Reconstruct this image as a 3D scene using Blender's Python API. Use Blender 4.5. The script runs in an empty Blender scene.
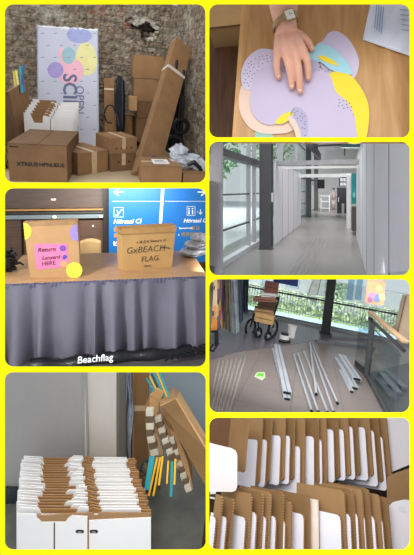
import bpy, bmesh, math, random
from mathutils import Vector, Matrix
random.seed(7)
COL = bpy.context.scene.collection
F = 400.0; PU = 207.0; PV = 190.0      # focal length and principal point, in pixels of the 414x555 frame
CAM = Vector((0, 0, 1.6))
V = Vector
def hx(s):
    s = s.lstrip('#'); c = [int(s[i:i+2], 16)/255 for i in (0, 2, 4)]
    return tuple(((x/12.92) if x <= .04045 else ((x+.055)/1.055)**2.4) for x in c) + (1.0,)
# ---------------------------------------------------------------- materials
MATS = {}
def mat(name, col, rough=.6, metal=0, var=.12, scale=8, bump=0, bscale=None, spec=.4, emit=0, alpha=1, stretch=None, trans=0, detail=4):
    if name in MATS: return MATS[name]
    m = bpy.data.materials.new(name); m.use_nodes = True
    nt = m.node_tree; N = nt.nodes; L = nt.links
    b = N['Principled BSDF']
    c = hx(col) if isinstance(col, str) else col
    b.inputs['Roughness'].default_value = rough; b.inputs['Metallic'].default_value = metal
    b.inputs['Specular IOR Level'].default_value = spec
    tc = N.new('ShaderNodeTexCoord'); mp = N.new('ShaderNodeMapping')
    L.new(tc.outputs['Object'], mp.inputs['Vector'])
    if stretch: mp.inputs['Scale'].default_value = stretch
    nz = N.new('ShaderNodeTexNoise'); nz.inputs['Scale'].default_value = scale; nz.inputs['Detail'].default_value = detail
    L.new(mp.outputs['Vector'], nz.inputs['Vector'])
    rp = N.new('ShaderNodeValToRGB')
    rp.color_ramp.elements[0].position = .3; rp.color_ramp.elements[1].position = .7
    rp.color_ramp.elements[0].color = tuple(x*(1-var) for x in c[:3]) + (1,)
    rp.color_ramp.elements[1].color = tuple(min(1, x*(1+var)) for x in c[:3]) + (1,)
    L.new(nz.outputs['Fac'], rp.inputs['Fac']); L.new(rp.outputs['Color'], b.inputs['Base Color'])
    if bump:
        n2 = N.new('ShaderNodeTexNoise'); n2.inputs['Scale'].default_value = bscale or scale*3
        L.new(mp.outputs['Vector'], n2.inputs['Vector'])
        bp = N.new('ShaderNodeBump'); bp.inputs['Strength'].default_value = bump; bp.inputs['Distance'].default_value = .02
        L.new(n2.outputs['Fac'], bp.inputs['Height']); L.new(bp.outputs['Normal'], b.inputs['Normal'])
    if emit:
        L.new(rp.outputs['Color'], b.inputs['Emission Color']); b.inputs['Emission Strength'].default_value = emit
    if alpha < 1: b.inputs['Alpha'].default_value = alpha
    if trans: b.inputs['Transmission Weight'].default_value = trans
    MATS[name] = m; return m
def glass_mat(name, tint='#dfeeee', refl=.12):
    if name in MATS: return MATS[name]
    m = bpy.data.materials.new(name); m.use_nodes = True; nt = m.node_tree; N = nt.nodes; L = nt.links
    N.remove(N['Principled BSDF']); out = N['Material Output']
    t = N.new('ShaderNodeBsdfTransparent'); t.inputs['Color'].default_value = hx(tint)
    g = N.new('ShaderNodeBsdfGlossy'); g.inputs['Roughness'].default_value = .05
    fr = N.new('ShaderNodeFresnel'); fr.inputs['IOR'].default_value = 1.45
    ad = N.new('ShaderNodeMath'); ad.operation = 'MULTIPLY_ADD'; ad.inputs[1].default_value = .15; ad.inputs[2].default_value = refl
    mx = N.new('ShaderNodeMixShader'); L.new(fr.outputs[0], ad.inputs[0]); L.new(ad.outputs[0], mx.inputs[0])
    L.new(t.outputs[0], mx.inputs[1]); L.new(g.outputs[0], mx.inputs[2]); L.new(mx.outputs[0], out.inputs[0])
    MATS[name] = m; return m
# ---------------------------------------------------------------- mesh builder
class MB:
    def __init__(s): s.v = []; s.f = []; s.m = []
    def add(s, vs, fs, mi=0):
        o = len(s.v); s.v += [V(p) for p in vs]
        for f in fs: s.f.append([i+o for i in f]); s.m.append(mi)
        return s
    def obox(s, o, a, b, c, mi=0):          # corner o and three edge vectors
        o, a, b, c = V(o), V(a), V(b), V(c)
        P = [o, o+a, o+a+b, o+b, o+c, o+a+c, o+a+b+c, o+b+c]
        return s.add(P, [(0,3,2,1),(4,5,6,7),(0,1,5,4),(1,2,6,5),(2,3,7,6),(3,0,4,7)], mi)
    def box(s, c, size, ax=None, mi=0):     # centre, size, optional axes
        ax = ax or (V((1,0,0)), V((0,1,0)), V((0,0,1)))
        e = [ax[i]*size[i] for i in range(3)]
        return s.obox(V(c)-(e[0]+e[1]+e[2])/2, *e, mi=mi)
    def quad(s, a, b, c, d, mi=0): return s.add([a,b,c,d], [(0,1,2,3)], mi)
    def poly(s, pts, mi=0): return s.add(pts, [tuple(range(len(pts)))], mi)
    def prism(s, pts, e, mi=0, side=None):
        n = len(pts); e = V(e); P = [V(p) for p in pts]
        s.add(P + [p+e for p in P], [tuple(range(n))[::-1], tuple(range(n, 2*n))], mi)
        o = len(s.v) - 2*n
        for i in range(n):
            j = (i+1) % n; s.f.append([o+i, o+j, o+n+j, o+n+i]); s.m.append(mi if side is None else side)
        return s
    def tube(s, path, r, n=8, cap=True, mi=0, sq=1.0):
        path = [V(p) for p in path]; R = r if isinstance(r, (list, tuple)) else [r]*len(path)
        rings = []; ref = None
        for i, p in enumerate(path):
            t = (path[min(i+1, len(path)-1)] - path[max(i-1, 0)])
            if t.length < 1e-9: t = V((0,0,1))
            t.normalize()
            if ref is None: ref = V((0,0,1)) if abs(t.z) < .9 else V((1,0,0))
            x = ref.cross(t)
            if x.length < 1e-6: x = V((0,1,0)).cross(t)
            x.normalize(); y = t.cross(x); ref = y.copy() if False else ref
            rings.append([p + x*math.cos(2*math.pi*k/n)*R[i] + y*math.sin(2*math.pi*k/n)*R[i]*sq for k in range(n)])
        o = len(s.v)
        for g in rings: s.v += g
        for i in range(len(path)-1):
            for k in range(n):
                a = o+i*n+k; b = o+i*n+(k+1) % n; s.f.append([a, b, b+n, a+n]); s.m.append(mi)
        if cap:
            s.f.append([o+k for k in range(n)][::-1]); s.f.append([o+(len(path)-1)*n+k for k in range(n)]); s.m += [mi, mi]
        return s
    def ring(s, c, ax1, ax2, r, th, n=24, m=6, mi=0):   # torus
        c = V(c); ax1 = V(ax1).normalized(); ax2 = V(ax2).normalized(); nn = ax1.cross(ax2); o = len(s.v)
        for i in range(n):
            a = 2*math.pi*i/n; d = ax1*math.cos(a)+ax2*math.sin(a)
            for k in range(m):
                b = 2*math.pi*k/m; s.v.append(c + d*(r+th*math.cos(b)) + nn*th*math.sin(b))
        for i in range(n):
            for k in range(m):
                s.f.append([o+i*m+k, o+((i+1) % n)*m+k, o+((i+1) % n)*m+(k+1) % m, o+i*m+(k+1) % m]); s.m.append(mi)
        return s
    def blob(s, c, r, ax=None, n=12, m=8, noise=0, mi=0):
        ax = ax or (V((1,0,0)), V((0,1,0)), V((0,0,1))); c = V(c); o = len(s.v)
        for i in range(m+1):
            ph = math.pi*i/m
            for k in range(n):
                th = 2*math.pi*k/n; q = 1+random.uniform(-noise, noise)
                s.v.append(c + ax[0]*r[0]*math.sin(ph)*math.cos(th)*q + ax[1]*r[1]*math.sin(ph)*math.sin(th)*q + ax[2]*r[2]*math.cos(ph)*q)
        for i in range(m):
            for k in range(n):
                s.f.append([o+i*n+k, o+(i+1)*n+k, o+(i+1)*n+(k+1) % n, o+i*n+(k+1) % n]); s.m.append(mi)
        return s
    def grid(s, fn, nu, nv, mi=0):
        o = len(s.v)
        for j in range(nv+1):
            for i in range(nu+1): s.v.append(V(fn(i/nu, j/nv)))
        for j in range(nv):
            for i in range(nu):
                a = o+j*(nu+1)+i; s.f.append([a, a+1, a+nu+2, a+nu+1]); s.m.append(mi)
        return s
_fc = {}
def text_mb(mb, txt, size, o, ex, ey, depth=.0008, align='LEFT', shear=0, bold=0, mi=0):
    cu = bpy.data.curves.new('t', 'FONT'); cu.body = txt; cu.size = size; cu.align_x = align; cu.shear = shear
    cu.extrude = depth; cu.offset = bold; cu.resolution_u = 3
    ob = bpy.data.objects.new('t', cu); COL.objects.link(ob)
    bpy.context.view_layer.update()
    me = ob.evaluated_get(bpy.context.evaluated_depsgraph_get()).to_mesh()
    ex = V(ex).normalized(); ey = V(ey).normalized(); n = ex.cross(ey)
    vs = [V(o)+ex*p.co.x+ey*p.co.y+n*p.co.z for p in me.vertices]; fs = [tuple(p.vertices) for p in me.polygons]
    mb.add(vs, fs, mi)
    bpy.data.objects.remove(ob, do_unlink=True); bpy.data.curves.remove(cu)
    return mb
# ---------------------------------------------------------------- cells: each scene of the display stands in its own room frame
class Cell:
    def __init__(s, uc, vh, roll=0, h=1.6):
        y = V((uc-PU, F, -(vh-PV))).normalized()
        z = V((0,0,1)); z = (z - y*z.dot(y)).normalized()
        z = Matrix.Rotation(math.radians(roll), 3, y) @ z
        x = y.cross(z)
        s.R = Matrix((x, y, z)).transposed()     # columns: local axes in the world
        s.M = Matrix.Translation(CAM) @ s.R.to_4x4(); s.h = h
    def ray(s, u, v): return s.R.transposed() @ V((u-PU, F, -(v-PV)))
    def fl(s, u, v, z=None):
        r = s.ray(u, v); z = -s.h if z is None else z; return r*(z/r.z)
    def at(s, u, v, y):
        r = s.ray(u, v); return r*(y/r.y)
    def pl(s, u, v, p0, n):
        r = s.ray(u, v); n = V(n); return r*(V(p0).dot(n)/r.dot(n))
CELL = None
def use(c):
    global CELL; CELL = c
def props(o, label=None, cat=None, group=None, kind=None):
    if label: o['label'] = label
    if cat: o['category'] = cat
    if group: o['group'] = group
    if kind: o['kind'] = kind
    return o
def thing(name, label, cat, loc, group=None, kind=None):
    o = bpy.data.objects.new(name, None); COL.objects.link(o); o.empty_display_size = .05
    o.matrix_world = CELL.M @ Matrix.Translation(V(loc)); o['_x'], o['_y'], o['_z'] = V(loc)
    return props(o, label, cat, group, kind)
def obj(name, mb, mats, parent=None, label=None, cat=None, group=None, kind=None, smooth=False, bevel=0, subsurf=0, solid=0, origin=None):
    if not isinstance(mats, (list, tuple)): mats = [mats]
    if parent is not None: o0 = V((parent['_x'], parent['_y'], parent['_z']))
    elif origin is not None: o0 = V(origin)
    else:
        n = len(mb.v); c = sum(mb.v, V())/n; o0 = V((c.x, c.y, min(p.z for p in mb.v)))
    me = bpy.data.meshes.new(name); me.from_pydata([p-o0 for p in mb.v], [], mb.f)
    for m in mats: me.materials.append(m)
    me.polygons.foreach_set('material_index', mb.m)
    bm = bmesh.new(); bm.from_mesh(me); bmesh.ops.recalc_face_normals(bm, faces=bm.faces); bm.to_mesh(me); bm.free()
    if smooth: me.polygons.foreach_set('use_smooth', [True]*len(me.polygons))
    me.update()
    o = bpy.data.objects.new(name, me); COL.objects.link(o)
    o['_x'], o['_y'], o['_z'] = o0
    if parent is not None: o.parent = parent
    else: o.matrix_world = CELL.M @ Matrix.Translation(o0)
    if solid:
        md = o.modifiers.new('s', 'SOLIDIFY'); md.thickness = solid; md.offset = 0
    if bevel:
        md = o.modifiers.new('b', 'BEVEL'); md.width = bevel; md.segments = 2; md.limit_method = 'ANGLE'; md.angle_limit = math.radians(40)
    if subsurf:
        md = o.modifiers.new('u', 'SUBSURF'); md.levels = subsurf; md.render_levels = subsurf
    return props(o, label, cat, group, kind)
def struct(name, mb, mats, parent=None, **k):
    return obj(name, mb, mats, parent, kind='structure' if parent is None else None, **k)
def copy_tree(o, parent=None):
    c = o.copy(); COL.objects.link(c)
    if parent is not None: c.parent = parent; c.matrix_parent_inverse = o.matrix_parent_inverse
    for ch in list(o.children): copy_tree(ch, c)
    return c
def lerp(a, b, t): return a+(b-a)*t
def rrect(cx, cy, w, h, r, n=6):
    pts = []
    for (sx, sy, a0) in ((1,1,0), (-1,1,90), (-1,-1,180), (1,-1,270)):
        for k in range(n+1):
            a = math.radians(a0+90*k/n); pts.append((cx+sx*(w/2-r)+r*math.cos(a), cy+sy*(h/2-r)+r*math.sin(a)))
    return pts
def ell(cx, cy, rx, ry, n=24, a0=0, wob=0, seed=0):
    rg = random.Random(seed); ph = rg.uniform(0, 6)
    return [(cx+rx*math.cos(2*math.pi*k/n+a0)*(1+wob*math.sin(2*2*math.pi*k/n+ph)+wob*.6*math.sin(3*2*math.pi*k/n+2*ph)), cy+ry*math.sin(2*math.pi*k/n+a0)*(1+wob*math.sin(2*2*math.pi*k/n+ph))) for k in range(n)]
Z = V((0,0,1))
CARD = mat('cardboard', '#a58059', .85, var=.14, scale=5, bump=.05)
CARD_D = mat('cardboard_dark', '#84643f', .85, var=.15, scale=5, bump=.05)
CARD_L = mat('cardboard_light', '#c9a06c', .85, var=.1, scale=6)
SEAM = mat('dark_gap', '#1c130b', .9, var=.1)
TAPE = mat('packing_tape', '#c7ae88', .3, var=.1, scale=20)
WHITE = mat('white_board', '#f1f0ee', .6, var=.03, scale=4)
PAPER = mat('white_paper', '#e8e8e4', .6, var=.03)
INK = mat('black_ink', '#1a1714', .6, var=.05)
BLACK = mat('black_plastic', '#121214', .45, var=.1)
STEEL = mat('dark_steel', '#3b3b3e', .5, .2, var=.08)
def carton(name, label, fL, fR, vt, back, z=None, group=None, m=None, seam=True, tape=True, label_px=None, htop=None, side=1, lean=0, depth=None):
    """closed cardboard box: front bottom corners (pixels on the floor or plane z), top of the front-left edge, one back corner of the top"""
    c = CELL; z = -c.h if z is None else z
    A = c.fl(*fL, z); B = c.fl(*fR, z); ztop = c.at(fL[0], vt, A.y).z
    if htop is not None: ztop = z+htop
    a = B-A; n = Z.cross(a).normalized()
    if depth is None:
        bk = c.fl(back[0], back[1], ztop); depth = max(.05, (bk-A).dot(n))
    d = n*depth; h = Z*(ztop-z); m = m or CARD
    t = thing(name, label, 'box', (A+B+d)/2 if False else V(((A+B).x/2, (A+B).y/2, z))+d/2, group)
    w = .004
    b = MB(); b.obox(A, a, d, h*(1-.006/max(h.length, .01)))
    obj('body', b, m, t, bevel=.004)
    # two top flaps meeting in the middle
    along = a if a.length >= d.length else d
    T = A+h-Z*.003
    for k in range(2):
        if a.length >= d.length:
            q = MB().obox(T+d*(.0 if k == 0 else .505), a, d*.495, Z*w)
        else:
            q = MB().obox(T+a*(.0 if k == 0 else .505), a*.495, d, Z*w)
        obj('flap', q, m, t, bevel=.001)
    if tape:
        q = MB(); tw = .05
        if a.length >= d.length:
            an = a.normalized(); dn = d.normalized()
            q.obox(T+d/2-dn*tw/2+Z*(w-.001), a, dn*tw, Z*.0025)
            q.obox(T+d/2-dn*tw/2+Z*w-an*.0015-Z*.12, an*.002, dn*tw, Z*.12)
            q.obox(T+d/2-dn*tw/2+Z*w+a-an*.0005-Z*.12, an*.002, dn*tw, Z*.12)
        else:
            an = a.normalized(); dn = d.normalized()
            q.obox(T+a/2-an*tw/2+Z*(w-.001), d, an*tw, Z*.0025)
            q.obox(T+a/2-an*tw/2-dn*.0015+Z*w-Z*.14, an*tw, dn*.002, Z*.14)
        obj('tape', q, TAPE, t)
    return t, A, a, d, h
# ---------------------------------------------------------------- the yellow display wall with seven rounded openings
WORLD = Cell(PU, PV); use(WORLD)
OPEN = [(4.5,4,205.5,182.5), (209.3,4,410,137.3), (209.3,141.7,410,275.3), (4.5,188.3,205.7,367), (209.3,279.3,410,413), (4.5,372.3,205.7,550.5), (209.3,417.7,410,550.4)]
def frame_wall():
    Y = 1.0; bm = bmesh.new(); W = V((0,0,0))
    def w(u, v, y=Y): return V((u-PU, F, -(v-PV)))*(y/F)
    loops = [[(-420,-420), (834,-420), (834,640), (-420,640)]]
    for (a, b, c, d) in OPEN: loops.append(rrect((a+c)/2, (b+d)/2, c-a, d-b, 8.5, 8))
    es = []
    for lp in loops:
        vs = [bm.verts.new(w(u, v)) for u, v in lp]
        for i in range(len(vs)): es.append(bm.edges.new((vs[i], vs[(i+1) % len(vs)])))
    bmesh.ops.triangle_fill(bm, use_beauty=True, use_dissolve=False, edges=es)
    # drop faces that fill an opening
    rm = []
    for f in bm.faces:
        c = f.calc_center_median(); u = c.x/c.y*F+PU; v = PV-c.z/c.y*F
        for (a, b, cc, d) in OPEN:
            if a+.3 < u < cc-.3 and b+.3 < v < d-.3:
                # inside the rounded rectangle?
                dx = max(abs(u-(a+cc)/2)-((cc-a)/2-8.5), 0); dy = max(abs(v-(b+d)/2)-((d-b)/2-8.5), 0)
                if dx*dx+dy*dy < 8.4**2: rm.append(f); break
    bmesh.ops.delete(bm, geom=rm, context='FACES_ONLY')
    r = bmesh.ops.extrude_face_region(bm, geom=list(bm.faces))
    for g in r['geom']:
        if isinstance(g, bmesh.types.BMVert): g.co += V((0,.003,0))
    mb = MB(); bm.verts.ensure_lookup_table(); bm.verts.index_update()
    mb.v = [v.co.copy() for v in bm.verts]; mb.f = [[v.index for v in f.verts] for f in bm.faces]; mb.m = [1 if all(v.co.y > 1.0015 for v in f.verts) else 0 for f in bm.faces]; bm.free()
    return mb
YEL = mat('yellow_display_wall', '#f6ee14', .9, var=.0, emit=.15, spec=0)  # slight glow added to keep the yellow flat; the wall is no lamp
struct('wall_front', frame_wall(), [YEL, mat('neutral_back', '#d4d4d6', .9)])  # unseen back made neutral so it bounces no yellow light into the rooms
# camera
cd = bpy.data.cameras.new('camera'); cam = bpy.data.objects.new('camera', cd); COL.objects.link(cam)
cam.location = CAM; cam.rotation_euler = (math.pi/2, 0, 0)
cd.sensor_fit = 'VERTICAL'; cd.sensor_height = 24; cd.lens = F/555*24
cd.shift_y = -(277.5-PV)/555; cd.clip_start = .05; cd.clip_end = 300
bpy.context.scene.camera = cam
sc = bpy.context.scene
sc.view_settings.view_transform = 'Standard'
wd = bpy.data.worlds.new('world'); sc.world = wd; wd.use_nodes = True
bg = wd.node_tree.nodes['Background']; bg.inputs['Color'].default_value = (.93, .96, 1, 1); bg.inputs['Strength'].default_value = .85
def area(loc, target, size, power, col=(1,1,1), name='area_light', sy=None, spread=1.75):
    l = bpy.data.lights.new(name, 'AREA'); l.energy = power; l.size = size; l.color = col; l.spread = spread
    if sy: l.shape = 'RECTANGLE'; l.size_y = sy
    o = bpy.data.objects.new(name, l); COL.objects.link(o)
    p = V(loc); z = (p-V(target)).normalized(); x = V((1,0,0)); x = (x-z*x.dot(z)).normalized(); y = z.cross(x)
    m = Matrix((x, y, z)).transposed().to_4x4(); m.translation = p
    o.matrix_world = CELL.M @ m; return o
area((-.6,-1.2,1.6), (0,2,-.4), 2.2, 48, spread=3.14)
CARD0, CARD_D0, CARD_L0 = CARD, CARD_D, CARD_L
CARD = mat('cardboard_room', '#8f6c48', .85, var=.14, scale=5, bump=.05); CARD_D = mat('cardboard_room_dark', '#76583a', .85, var=.15, scale=5, bump=.05); CARD_L = mat('cardboard_room_light', '#a98559', .85)
# ================================================================ brick storage room (top left)
C = Cell(100, 60, 0, 1.3); use(C)
def brick_mat():
    m = bpy.data.materials.new('old_brick'); m.use_nodes = True; N = m.node_tree.nodes; L = m.node_tree.links; b = N['Principled BSDF']
    tc = N.new('ShaderNodeTexCoord'); uv = N.new('ShaderNodeMapping'); L.new(tc.outputs['UV'], uv.inputs['Vector'])
    w = N.new('ShaderNodeTexNoise'); w.inputs['Scale'].default_value = 3; L.new(uv.outputs[0], w.inputs['Vector'])
    mx = N.new('ShaderNodeMix'); mx.data_type = 'VECTOR'; mx.inputs['Factor'].default_value = .06
    L.new(uv.outputs[0], mx.inputs['A']); L.new(w.outputs['Color'], mx.inputs['B'])
    br = N.new('ShaderNodeTexBrick'); L.new(mx.outputs['Result'], br.inputs['Vector'])
    br.inputs['Scale'].default_value = 4; br.inputs['Mortar Size'].default_value = .028; br.inputs['Brick Width'].default_value = .85; br.inputs['Row Height'].default_value = .32
    br.inputs['Color1'].default_value = hx('#b5a997'); br.inputs['Color2'].default_value = hx('#9a8674'); br.inputs['Mortar'].default_value = hx('#857c70')
    n1 = N.new('ShaderNodeTexNoise'); n1.inputs['Scale'].default_value = 1.6; n1.inputs['Detail'].default_value = 8; n1.inputs['Roughness'].default_value = .65
    L.new(uv.outputs[0], n1.inputs['Vector'])
    rp = N.new('ShaderNodeValToRGB'); rp.color_ramp.elements[0].position = .5; rp.color_ramp.elements[1].position = .62
    L.new(n1.outputs['Fac'], rp.inputs['Fac'])
    m1 = N.new('ShaderNodeMix'); m1.data_type = 'RGBA'; L.new(rp.outputs['Color'], m1.inputs['Factor'])
    L.new(br.outputs['Color'], m1.inputs['A']); m1.inputs['B'].default_value = hx('#d8d0c2')
    n2 = N.new('ShaderNodeTexNoise'); n2.inputs['Scale'].default_value = 9; n2.inputs['Detail'].default_value = 8; n2.inputs['Roughness'].default_value = .75
    L.new(uv.outputs[0], n2.inputs['Vector'])
    r2 = N.new('ShaderNodeValToRGB'); r2.color_ramp.elements[0].position = .36; r2.color_ramp.elements[1].position = .6
    r2.color_ramp.elements[0].color = (.2,.18,.16,1); r2.color_ramp.elements[1].color = (1.15,1.12,1.05,1)
    L.new(n2.outputs['Fac'], r2.inputs['Fac'])
    m2 = N.new('ShaderNodeMix'); m2.data_type = 'RGBA'; m2.blend_type = 'MULTIPLY'; m2.inputs['Factor'].default_value = .9
    L.new(m1.outputs['Result'], m2.inputs['A']); L.new(r2.outputs['Color'], m2.inputs['B'])
    n3 = N.new('ShaderNodeTexNoise'); n3.inputs['Scale'].default_value = 2.7; n3.inputs['Detail'].default_value = 5; L.new(uv.outputs[0], n3.inputs['Vector'])
    r3 = N.new('ShaderNodeValToRGB'); r3.color_ramp.elements[0].position = .62; r3.color_ramp.elements[1].position = .7; L.new(n3.outputs['Fac'], r3.inputs['Fac'])
    m3 = N.new('ShaderNodeMix'); m3.data_type = 'RGBA'; L.new(r3.outputs['Color'], m3.inputs['Factor']); L.new(m2.outputs['Result'], m3.inputs['A']); m3.inputs['B'].default_value = hx('#9a5f42')
    L.new(m3.outputs['Result'], b.inputs['Base Color']); b.inputs['Roughness'].default_value = .95
    bp = N.new('ShaderNodeBump'); bp.inputs['Strength'].default_value = .9; bp.inputs['Distance'].default_value = .06
    L.new(m2.outputs['Result'], bp.inputs['Height']); L.new(bp.outputs['Normal'], b.inputs['Normal'])
    return m
BRICK = brick_mat()
def uvwall(o, w, h, sx=1):
    me = o.data; uvl = me.uv_layers.new(name='UVMap')
    for lp in me.loops:
        i = lp.vertex_index; uvl.data[lp.index].uv = UVW[i]
YB = 7.3
BL = C.at(-6, 132, YB); zf = -C.h
def wallmesh(P0, P1, zt, n, rough=.02, holes=None):
    """rough masonry surface from floor point P0 to P1 up to zt, with uvs in metres"""
    global UVW
    mb = MB(); d = P1-P0; Ln = d.length; nn = V((-d.y, d.x, 0)).normalized(); H = zt-P0.z
    nu = n; nv = max(4, int(n*H/Ln)); rg = random.Random(3)
    def fn(s, t):
        q = rg.uniform(-rough, rough)
        if holes:
            for (hs, ht, hr, hd) in holes:
                dd = math.hypot((s*Ln-hs), (t*H-ht)*1.25)
                if dd < hr*(1+.25*math.sin(s*90)+.2*math.sin(t*70)): q += hd
        return P0+d*s+Z*H*t+nn*q
    mb.grid(fn, nu, nv); UVW = [(s/nu*Ln, t/nv*H) for t in range(nv+1) for s in range(nu+1)]
    return mb
corner = C.at(171, 132, YB); corner.z = zf
L0 = C.at(-2, 132, YB); L0.z = zf
ztop = C.at(100, -4, YB).z
hp = C.at(146, 29, YB)
hs = (hp.x-L0.x); ht = hp.z-zf
mb = wallmesh(L0, corner+V((.12,0,0)), ztop, 110, .018, [(hs, ht, .17, .3), (hs-.28, ht+.1, .07, .1), (hs-.1,ht+.22,.05,.12)])
w = struct('wall_back', mb, BRICK, origin=(0,0,0)); uvwall(w, 1, 1)
# rim of pale plaster lumps and a dark brick inside the hole
PLAST = mat('pale_plaster', '#b5aea2', .95, var=.25, scale=20)
q = MB(); rg = random.Random(5)
for k in range(9):
    a = k*.5-1.2; q.blob(hp+V((.2*math.cos(a)*rg.uniform(.8,1.1), .02, .16*math.sin(a)*rg.uniform(.8,1.2))), (rg.uniform(.04,.09),.03,rg.uniform(.02,.05)), noise=.3, n=7, m=5)
obj('plaster_rim', q, PLAST, w)
q = MB().box(hp+V((.04,.2,.02)), (.16,.12,.06)); q.box(hp+V((-.1,.22,-.06)), (.14,.1,.05)); obj('broken_brick', q, mat('hole_dark','#2a211b',.95), w)
R1 = C.fl(209, 176); R1.z = zf
R1 = corner + (R1-corner)*1.0
mb = wallmesh(corner, R1, C.at(190, -30, 5).z+.8, 60, .012)
w = struct('wall_right', mb, BRICK, origin=(0,0,0)); uvwall(w, 1, 1)
FLOOR1 = mat('beige_vinyl_floor', '#b9a585', .7, var=.08, scale=3)
q = MB().poly([C.fl(2, 185.5), C.fl(207, 185.5), R1, corner, L0]); struct('floor', q, FLOOR1)
# ---- pallet-like banner panel wrapped in foil
t = thing('wrapped_banner', 'white foil-wrapped banner panel with pastel blobs, leaning on the brick wall', 'banner', C.at(68, 141, 6.5))
bl = C.at(38, 147, 6.35); br = C.at(98.5, 147, 6.35); tl = C.at(37.5, 27, 6.95); tr = C.at(99, 27.5, 6.95)
ex = (br-bl).normalized(); ey = (tl-bl).normalized(); nb = ex.cross(ey).normalized()  # points toward the viewer? corrected below
if nb.y > 0: nb = -nb
W_ = (br-bl).length; H_ = (tl-bl).length
BAN = mat('banner_cloth', '#b9bac9', .45, var=.05, scale=3)
obj('panel', MB().obox(bl, ex*W_, ey*H_, -nb*.05), BAN, t, bevel=.01)
def bp_(u, v, off=.002):   # pixel to point on the banner face
    return C.pl(u, v, bl+nb*off, nb)
def disc(pts, off): return [bp_(u, v, off) for u, v in pts]
for nm, pts, colr, off in [('print_blob', ell(79,35.5,12,8,wob=.08,seed=1), '#9299c4', .002), ('print_blob', ell(86.5,59,11,16,wob=.06,seed=2), '#d9d28e', .0026),
        ('print_blob', ell(70,71,13,14,wob=.06,seed=3), '#e3aab8', .0032), ('print_blob', ell(63,54,5,7,seed=9), '#e3aab8', .0034), ('print_blob', ell(68.5,55.5,6.5,9,wob=.06,seed=4), '#8fb0bb', .004), ('print_blob', ell(55.5,70,8,8,seed=5), '#9a8cc0', .0048)]:
    obj(nm, MB().prism(disc(pts, off), nb*.0006), mat('pr'+colr, colr, .5, var=.06), t)
s = MB(); text_mb(s, 'SCIENCE', .28, bp_(63.5, 73.5, .0055), -ey, ex, bold=.006); text_mb(s, 'OPEN', .17, bp_(76, 85.5, .0055), -ey, ex)
obj('lettering', s, mat('grey_ink', '#5d6182', .6), t)
s = MB(); rg = random.Random(2)
for i in range(5):
    for j in range(9):
        u = 41+i*13+(j % 2)*6; v = 33+j*12
        if u < 97: s.prism([bp_(u,v,.006), bp_(u+3,v-.2,.006), bp_(u+3,v+.6,.006), bp_(u,v+.8,.006)], nb*.0005)
obj('small_print', s, mat('faint_ink', '#8084a0', .6), t)
FOIL = mat('clear_foil', '#dfe3ea', .25, var=.1, scale=10)
s = MB()
for k in range(12):
    x0 = W_*k/12; s.blob(bl+ex*(x0+W_/24)+ey*(H_+.015)-nb*.02, (W_/14,.03,.015+.006*((k*7) % 3)), ax=(ex, nb, ey), noise=.2, n=8, m=5)
obj('foil_edge', s, FOIL, t)
s = MB().obox(bl-ex*.01+nb*.001, ex*.018, ey*H_, -nb*.055).obox(br-ex*.008+nb*.001, ex*.018, ey*H_, -nb*.055); obj('edge_strip', s, mat('grey_edge', '#8f93a0', .4), t)
# ---- boxes
t, A, a, d, h = carton('cardboard_box', 'largest brown cardboard box with black lettering, front left on the storage floor', (9.6,181), (67.5,182.6), 143, (21.6,128.6), m=CARD_D, tape=False)
s = MB(); an = a.normalized(); text_mb(s, 'XTREUS·HPNUEUS', .058, A+a*.14+h*.42-d.normalized()*.002, an, Z, bold=.002); obj('printed_text', s, INK, t)
s = MB(); s.obox(A+a*.03+h*.9-d.normalized()*.003, an*.09, Z*.012, -d.normalized()*.001); obj('stamp', s, INK, t)
t, A, a, d, h = carton('cardboard_box', 'taped brown box on the floor right of the largest box', (78,176), (108,171.2), 153.6, (77,136.5), depth=.55)
s = MB(); dn = d.normalized(); an = a.normalized(); s.obox(A+a*.45-dn*.002, an*.07, h, dn*.001); obj('tape_strip', s, TAPE, t)
t, A, a, d, h = carton('cardboard_box', 'lower box of the two-box stack in the middle of the room', (110.6,172), (136,170), 154.8, (103,140), m=CARD_D, depth=.42)
zt = A.z+h.z
for k in range(2): obj('grip_hole', MB().prism([A+a*(.3+.4*k)+h*.55+a.normalized()*x-d.normalized()*.003+Z*y for x, y in ell(0,0,.018,.01,10)], d.normalized()*.002), SEAM, t)
t, A, a, d, h = carton('cardboard_box', 'upper box of the two-box stack, taped, in the middle of the room', (110.4,154.6), (136.6,152.6), 138.6, (102,124.8), z=zt+.001, depth=.42)
for k in range(4): obj('air_hole', MB().prism([A+a*(.22+.19*k)+h*.35+a.normalized()*x-d.normalized()*.003+Z*y for x, y in ell(0,0,.012,.008,8)], d.normalized()*.002), SEAM, t)
# tall stack by the back wall, standing on a shared floor line
def backbox(u0, u1, v0, v1, y, dep, lab, m=CARD, rot=0):
    A = C.at(u0, v1, y); B = C.at(u1, v1, y); T = C.at(u0, v0, y)
    t = thing('cardboard_box', lab, 'box', (A+B)/2+V((0,dep/2,0)), 'cardboard boxes stacked at the brick wall')
    a = B-A; a.z = 0; h = T.z-A.z; dv = V((-a.y, a.x, 0)).normalized()*dep
    obj('body', MB().obox(A, a, dv, Z*(h-.006)), m, t, bevel=.005)
    obj('flap', MB().obox(A+Z*(h-.005), a, dv*.49, Z*.004), m, t); obj('flap', MB().obox(A+Z*(h-.005)+dv*.51, a, dv*.49, Z*.004), m, t)
    obj('tape', MB().obox(A+Z*(h-.0045)+dv*.46-a.normalized()*.001, a*1.005, dv*.08, Z*.005), TAPE, t)
    return t
vfl = 60+1.3*400/6.3
backbox(136, 165, 118, 141.6, 6.2, .5, 'lowest brown box of the tall stack, behind the long leaning box', CARD_D)
backbox(137, 163, 101, 117.8, 6.2, .5, 'third brown box from the top of the tall stack at the wall', CARD_D)
backbox(134, 163.5, 78, 100.8, 6.2, .52, 'second brown box from the top of the tall stack at the wall')
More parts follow.
